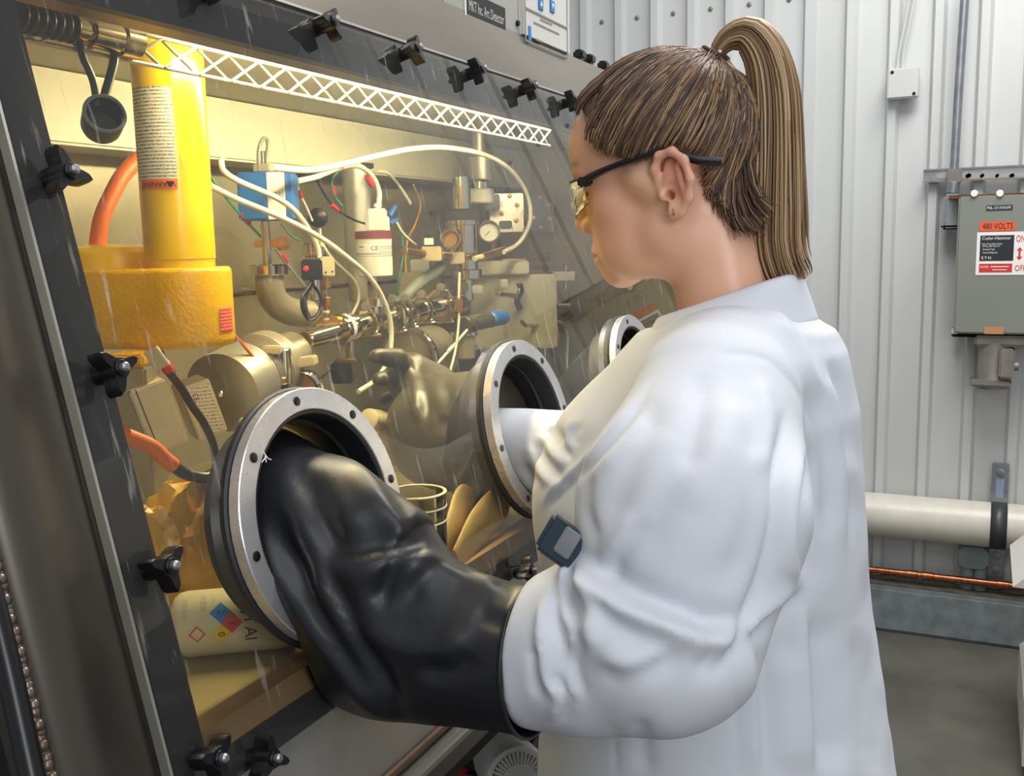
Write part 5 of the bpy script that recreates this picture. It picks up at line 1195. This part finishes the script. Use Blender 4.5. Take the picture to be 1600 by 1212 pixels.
for a in (1522, 1562): B().lathe(uy(a, 308, Yd-.002)+ZA*.012, -YA, [(0, .012), (.006, .01)], 12).obj('bolt', 'white', ds_)
wcard('tag', 1541, 321, 1582, 328, 'navy_print'); wtext('PNL-1211H.N.HV', 1561, 324.5, 7, 'white', fit=36)
wcard('voltage_label', 1531, 347, 1586, 360, 'orange_print'); wtext('480 VOLTS', 1559, 353.5, 14, 'black_print', fit=46)
wcard('rating_label', 1527, 363, 1640, 429, 'white'); wcard('maker_panel', 1532, 368, 1583, 407, 'navy_print', .002); wcard('danger_panel', 1530, 412, 1581, 425, 'red_print', .002)
wtext('Cutler-Hammer', 1557, 372, 7.5, 'white', .003, 44); wtext('Heavy Duty Safety Switch', 1550, 381, 4, 'white', .003, 31); wtext('60 Amp, 600 Volts A.C.', 1549, 384.5, 4, 'white', .003, 27); wtext('Enclosed Type', 1545, 389.5, 4, 'white', .003, 18); wtext('Contact Rating Assy.', 1547, 394.5, 4, 'white', .003, 23); wtext('E·T·N', 1541, 403, 7, 'white', .003, 14)
wtext('DANGER', 1538, 417, 5, 'white', .003, 13); wtext('▬▬▬▬', 1562, 416, 5, 'white', .003, 28); wtext('▬▬▬', 1562, 421, 4, 'white', .003, 22)
wtext('ON', 1595, 373, 16, 'red_print', .003, 13); wtext('OFF', 1594, 419, 14, 'red_print', .003, 16)
ar = [(-1.5, -5), (-1.5, 5), (-4.5, 5), (0, 11), (4.5, 5), (1.5, 5), (1.5, -5), (4.5, -5), (0, -11), (-4.5, -5)]
B().prism([(x*kx, y*kx) for x, y in ar], wp(1593, 396, .0015), XA, ZA, .0008).obj('arrow', 'red_print', ds_, None)
wcard('sticker', 1538, 510, 1568, 522, mat('faded_orange', 'c08a5c', .6)); 
wbox(1487, 510, 1527, 527, YF-.05, YF-.02).obj('foot_bracket', 'dark', ds_); wbox(1487, 512, 1497, 522, YF-.055, YF-.05).obj('bracket_end', 'white', ds_)
rc_ = thing('power_receptacle', 'grey die-cast power receptacle hanging below the disconnect switch', 'receptacle', uy(1560, 605, YF))
wbox(1522, 524, 1660, 544, YF-.15, YF-.04, bev=.008).obj('flange', 'diecast', rc_)
c_ = uy(1552, 575, YF-.1); B().lathe((c_[0], c_[1], uy(1552, 606, YF-.1)[2]), ZA, [(0, .05), (.02, .055), (.03, .050), (.16, .052)], 24).obj('shell', 'diecast', rc_)
wbox(1562, 545, 1584, 592, YF-.17, YF-.05, bev=.006).obj('hinge_cover', 'diecast', rc_); B().cyl(uy(1583, 572, YF-.14), uy(1592, 572, YF-.14), .016, seg=14).obj('hinge_pin', 'diecast', rc_)
wbox(1515, 594, 1580, 606, YF-.16, YF-.05, bev=.006).obj('lid', 'diecast', rc_)
# big pipe, its strap, strut
yp = YF-.085; pa = uy(1352, 806, yp); pb_ = uy(1600, 820, yp); zp = (pa[2]+pb_[2])/2; rp_ = 33.5*px(pa)
tag(B().cyl((-1.8, yp, zp), (1.6, yp, zp), rp_, seg=48, bev=.0).obj('wall_pipe', 'pipe_white', None), 'thick cream painted pipe running along the ribbed wall', 'pipe')
sp_ = thing('pipe_hanger', 'vertical strut with a dark strap holding the cream pipe', 'pipe hanger', uy(1557, 925, YF))
xs_ = uy(1560, 800, YF)[0]; zt_ = uy(1562, 722, YF)[2]; zb_ = .18
B().box((xs_, YF-.012, (zt_+zb_)/2), (.055, .022, zt_-zb_), bev=.003).obj('strut', 'galv', sp_)
arc = [(xs_, yp-(rp_+.004)*math.cos(a), zp+(rp_+.004)*math.sin(a)) for a in np.linspace(-1.75, 1.75, 24)]
rows = [[np.array(a)+XA*d for d in (-.026, .026)] for a in arc]; so_ = B().loft(rows, cap=False, closed=False).obj('strap', 'darkgalv', sp_, 60); md = so_.modifiers.new('thickness', 'SOLIDIFY'); md.thickness = .004
for z in (zt_-.03, zp-rp_-.05, zp-rp_-.10): B().lathe((xs_, YF-.024, z), -YA, [(0, .014), (.005, .014), (.006, .007), (.012, .007)], 14).obj('bolt', 'galv', sp_)
B().box((xs_, YF-.024, zt_-.09), (.026, .002, .07)).obj('slot', 'instr_blue', sp_)
gb_ = thing('outlet_box', 'blue grey outlet box under the cream pipe with two stubs', 'electrical box', uy(1520, 925, YF))
p, q = uy(1497, 852, YF-.06), uy(1545, 892, YF-.06); cx_, cz_ = (p[0]+q[0])/2, (p[2]+q[2])/2; w2, h2, ch_ = (q[0]-p[0])/2, (p[2]-q[2])/2, .02
B().prism([(-w2+ch_, -h2), (w2-ch_, -h2), (w2, -h2+ch_), (w2, h2-ch_), (w2-ch_, h2), (-w2+ch_, h2), (-w2, h2-ch_), (-w2, -h2+ch_)], (cx_, YF, cz_), XA, ZA, .06, .003).obj('box', 'grey_box2', gb_)
for a in (1511, 1531): B().cyl((uy(a, 900, YF-.03)[0], YF-.03, .17), (uy(a, 900, YF-.03)[0], YF-.03, cz_-h2+.005), .022, seg=18).obj('stub', 'grey_box2', gb_)
cp_ = thing('copper_pipe', 'thin copper pipe running low along the wall above the curb', 'pipe', (.2, YF-.03, .25))
zc_ = uy(1480, 903, YF-.075)[2]; B().cyl((-1.6, YF-.075, zc_), (1.5, YF-.075, zc_), .0125, seg=16, bev=0).obj('tube', 'copper', cp_)
for a in (1425, 1450, 1568): xx = uy(a, 900, YF-.075)[0]; B().cyl((xx-.02, YF-.075, zc_), (xx+.02, YF-.075, zc_), .015, seg=16).obj('sleeve', 'copper', cp_)
# white cabinets at the right edge
c0 = uz(1584, 1128, 0.0)
cb = thing('white_cart', 'white cart with a low base and a sloping upper shelf at the right edge', 'cart', (c0[0]+.25, c0[1]-.2, 0))
B().box((c0[0]+.30, c0[1]-.10, .115), (.58, .5, .17), bev=.006).obj('body', 'instr_white', cb); B().box((c0[0]+.31, c0[1]-.09, .015), (.55, .46, .03)).obj('foot', 'dark', cb)
p = uy(1580, 882, c0[1]-.1)
B().prism([(0, 0), (.5, -.02), (.5, .10), (.05, .05)], (p[0], c0[1]+.1, p[2]), XA, ZA, .4).obj('upper_shelf', 'instr_white', cb)
B().box((c0[0]+.5, c0[1]-.1, (p[2]+.2)/2), (.04, .04, p[2]-.18), bev=.003).obj('post', 'instr_white', cb)
# ================================================================== ON TOP OF THE BOX
zt2 = win(0, -.495, -.02)[2]-.003; XF = -.705
def tf(a, b): return ux(a, b, XF)
ys_ = [tf(690, 10)[1], tf(812, 70)[1], tf(889, 92)[1]]
an = thing('arc_detector', 'grey instrument case with black nameplate on top of the glovebox', 'instrument', (XF-.12, (ys_[0]+ys_[1])/2, zt2))
B().box((XF-.13, (ys_[0]+ys_[1])/2, zt2+.08), (.26, ys_[1]-ys_[0]-.004, .16), bev=.004).obj('case', 'grey_instr', an)
p, q = tf(728, 0), tf(789, 40); yc = (p[1]+q[1])/2; zp0 = tf(758, 20)[2]
B().box((XF+.0006, yc, zp0), (.001, q[1]-p[1], .040)).obj('nameplate', 'black_print', an, None); B().box((XF+.0006, p[1]-.004, zp0), (.002, .004, .042)).obj('nameplate_edge', 'white', an, None)
text('lettering', 'MKT Inc. Arc Detector', (XF+.0014, yc, zp0), YA, ZA, .022, 'instr_white', an, fit=(q[1]-p[1])*.9)
B().lathe((XF, tf(811, 38)[1]-.008, tf(811, 38)[2]), XA, [(0, .005), (.004, .004)], 12).obj('knob', 'dark', an)
B().box((XF-.14, ys_[0]-.035, zt2+.07), (.26, .06, .14), bev=.004).obj('side_module', 'instr_blue', an)
wi = thing('control_unit', 'white control unit with blue buttons beside the grey instrument case', 'instrument', (XF-.12, (ys_[1]+ys_[2])/2, zt2))
B().box((XF-.125, (ys_[1]+ys_[2])/2, zt2+.10), (.26, ys_[2]-ys_[1]-.004, .20), bev=.006).obj('case', 'instr_white', wi)
def wframe(y0, y1, z0, z1):
    b = B(); X = XF+.0055
    for a, c in (((y0, z0), (y1, z0)), ((y1, z0), (y1, z1)), ((y1, z1), (y0, z1)), ((y0, z1), (y0, z0))): b.cyl((X, *a), (X, *c), .0012, seg=6)
    return b.obj('panel_outline', 'grey_instr', wi)
yl, yr = ys_[1]+.012, ys_[2]-.02; z1_ = tf(850, 30)[2]; z0_ = tf(850, 78)[2]
wframe(yl, yr, z0_, z1_); wframe(yl, yr, z1_+.002, z1_+.09)
for a, b, t in ((840, 7, '▲'), (858, 11, '▼')):
    pp = tf(a, b); B().box((XF+.0055, pp[1], pp[2]), (.003, .019, .020), bev=.001).obj('button', 'blue_print', wi); text('lettering', t, (XF+.0075, pp[1], pp[2]), YA, ZA, .011, 'white', wi)
pp = tf(823, 53); B().box((XF+.0055, pp[1], pp[2]), (.0015, .010, .024)).obj('strip', 'blue_print', wi)
for a, b, w in ((849, 35, .05), (850, 45, .11), (838, 64, .03)): pp = tf(a, b); B().box((XF+.0053, pp[1], pp[2]), (.0008, w, .003)).obj('print_line', 'grey_box', wi)
pc_ = tf(890, 84); B().cyl((XF-.02, ys_[2]+.008, zt2), (XF-.02, ys_[2]+.008, zt2+.03), .012, seg=16).obj('foot', 'white_plastic', wi)
for (a, b, lb) in ((906, 86, 'nearest'), (921, 93, 'middle'), (943, 103, 'farthest')):
    pp = ux(a, b, -.72); t = thing('top_fitting', '%s of three small black fittings on the glovebox top edge' % lb, 'fitting', (pp[0], pp[1], zt2), 'black fittings on the glovebox top')
    B().cyl((pp[0], pp[1], zt2), (pp[0], pp[1], pp[2]), .006, seg=12).obj('stem', 'brass', t); B().box((pp[0], pp[1], pp[2]), (.02, .026, .018), bev=.004).obj('grip', 'black', t)
# ================================================================== BELOW AND LEFT
pc_ = ud(812, 1222, 1.22)
fp = thing('vacuum_pump', 'round grey pump motor with a slotted fan cover under the glovebox', 'pump', (pc_[0]-.1, pc_[1]+.1, 0))
ax = unit(np.array([.55, -.75, .25])); k = px(pc_); rF = 54*k
B().lathe(pc_-ax*.16, ax, [(0, rF*.9), (.12, rF), (.15, rF), (.155, rF*.96), (.158, rF*.80)], 48).obj('cover', 'instr_white', fp)
a1 = unit(np.cross(ax, ZA)); a2 = np.cross(a1, ax)
B().lathe(pc_-ax*.004, ax, [(0, rF*.82), (.002, rF*.82)], 48).obj('grille_back', 'dark', fp)
for i in range(40):
    t = 6.283*i/40; d = math.cos(t)*a1+math.sin(t)*a2; B().cyl(pc_+d*rF*.55, pc_+d*rF*.84, .0018, seg=6).obj('grille_bar', 'instr_white', fp)
B().lathe(pc_-ax*.002, ax, [(0, rF*.56), (.005, rF*.54), (.006, .001)], 40).obj('hub', 'instr_white', fp); text('lettering', 'V', pc_+ax*.0045, a1 if a1@RH > 0 else -a1, a2 if a2[2] > 0 else -a2, .02, 'red_print', fp)
B().cyl(pc_-ax*.40, pc_-ax*.16, rF*.85, seg=40).obj('motor', 'darkgalv', fp)
b_ = B().box((pc_[0]-.14, pc_[1]+.16, (pc_[2]-rF*.8)/2), (.16, .2, pc_[2]-rF*.8), bev=.01); b_.obj('stand', 'darkgalv', fp)
tag(B().tube([ud(640, 1250, 1.3), ud(690, 1222, 1.3), ud(715, 1205, 1.32), ud(735, 1212, 1.35), ud(740, 1260, 1.35)], .006, 10).obj('red_cable', 'red', None), 'red cable looping under the glovebox sill', 'cable')
tag(B().tube([ud(-60, 760, .62), ud(-28, 880, .61), ud(10, 1030, .60), ud(50, 1212, .59), ud(75, 1330, .58)], .0075, 16).obj('black_hose', 'black', None), 'black hose hanging along the near end of the glovebox', 'hose')
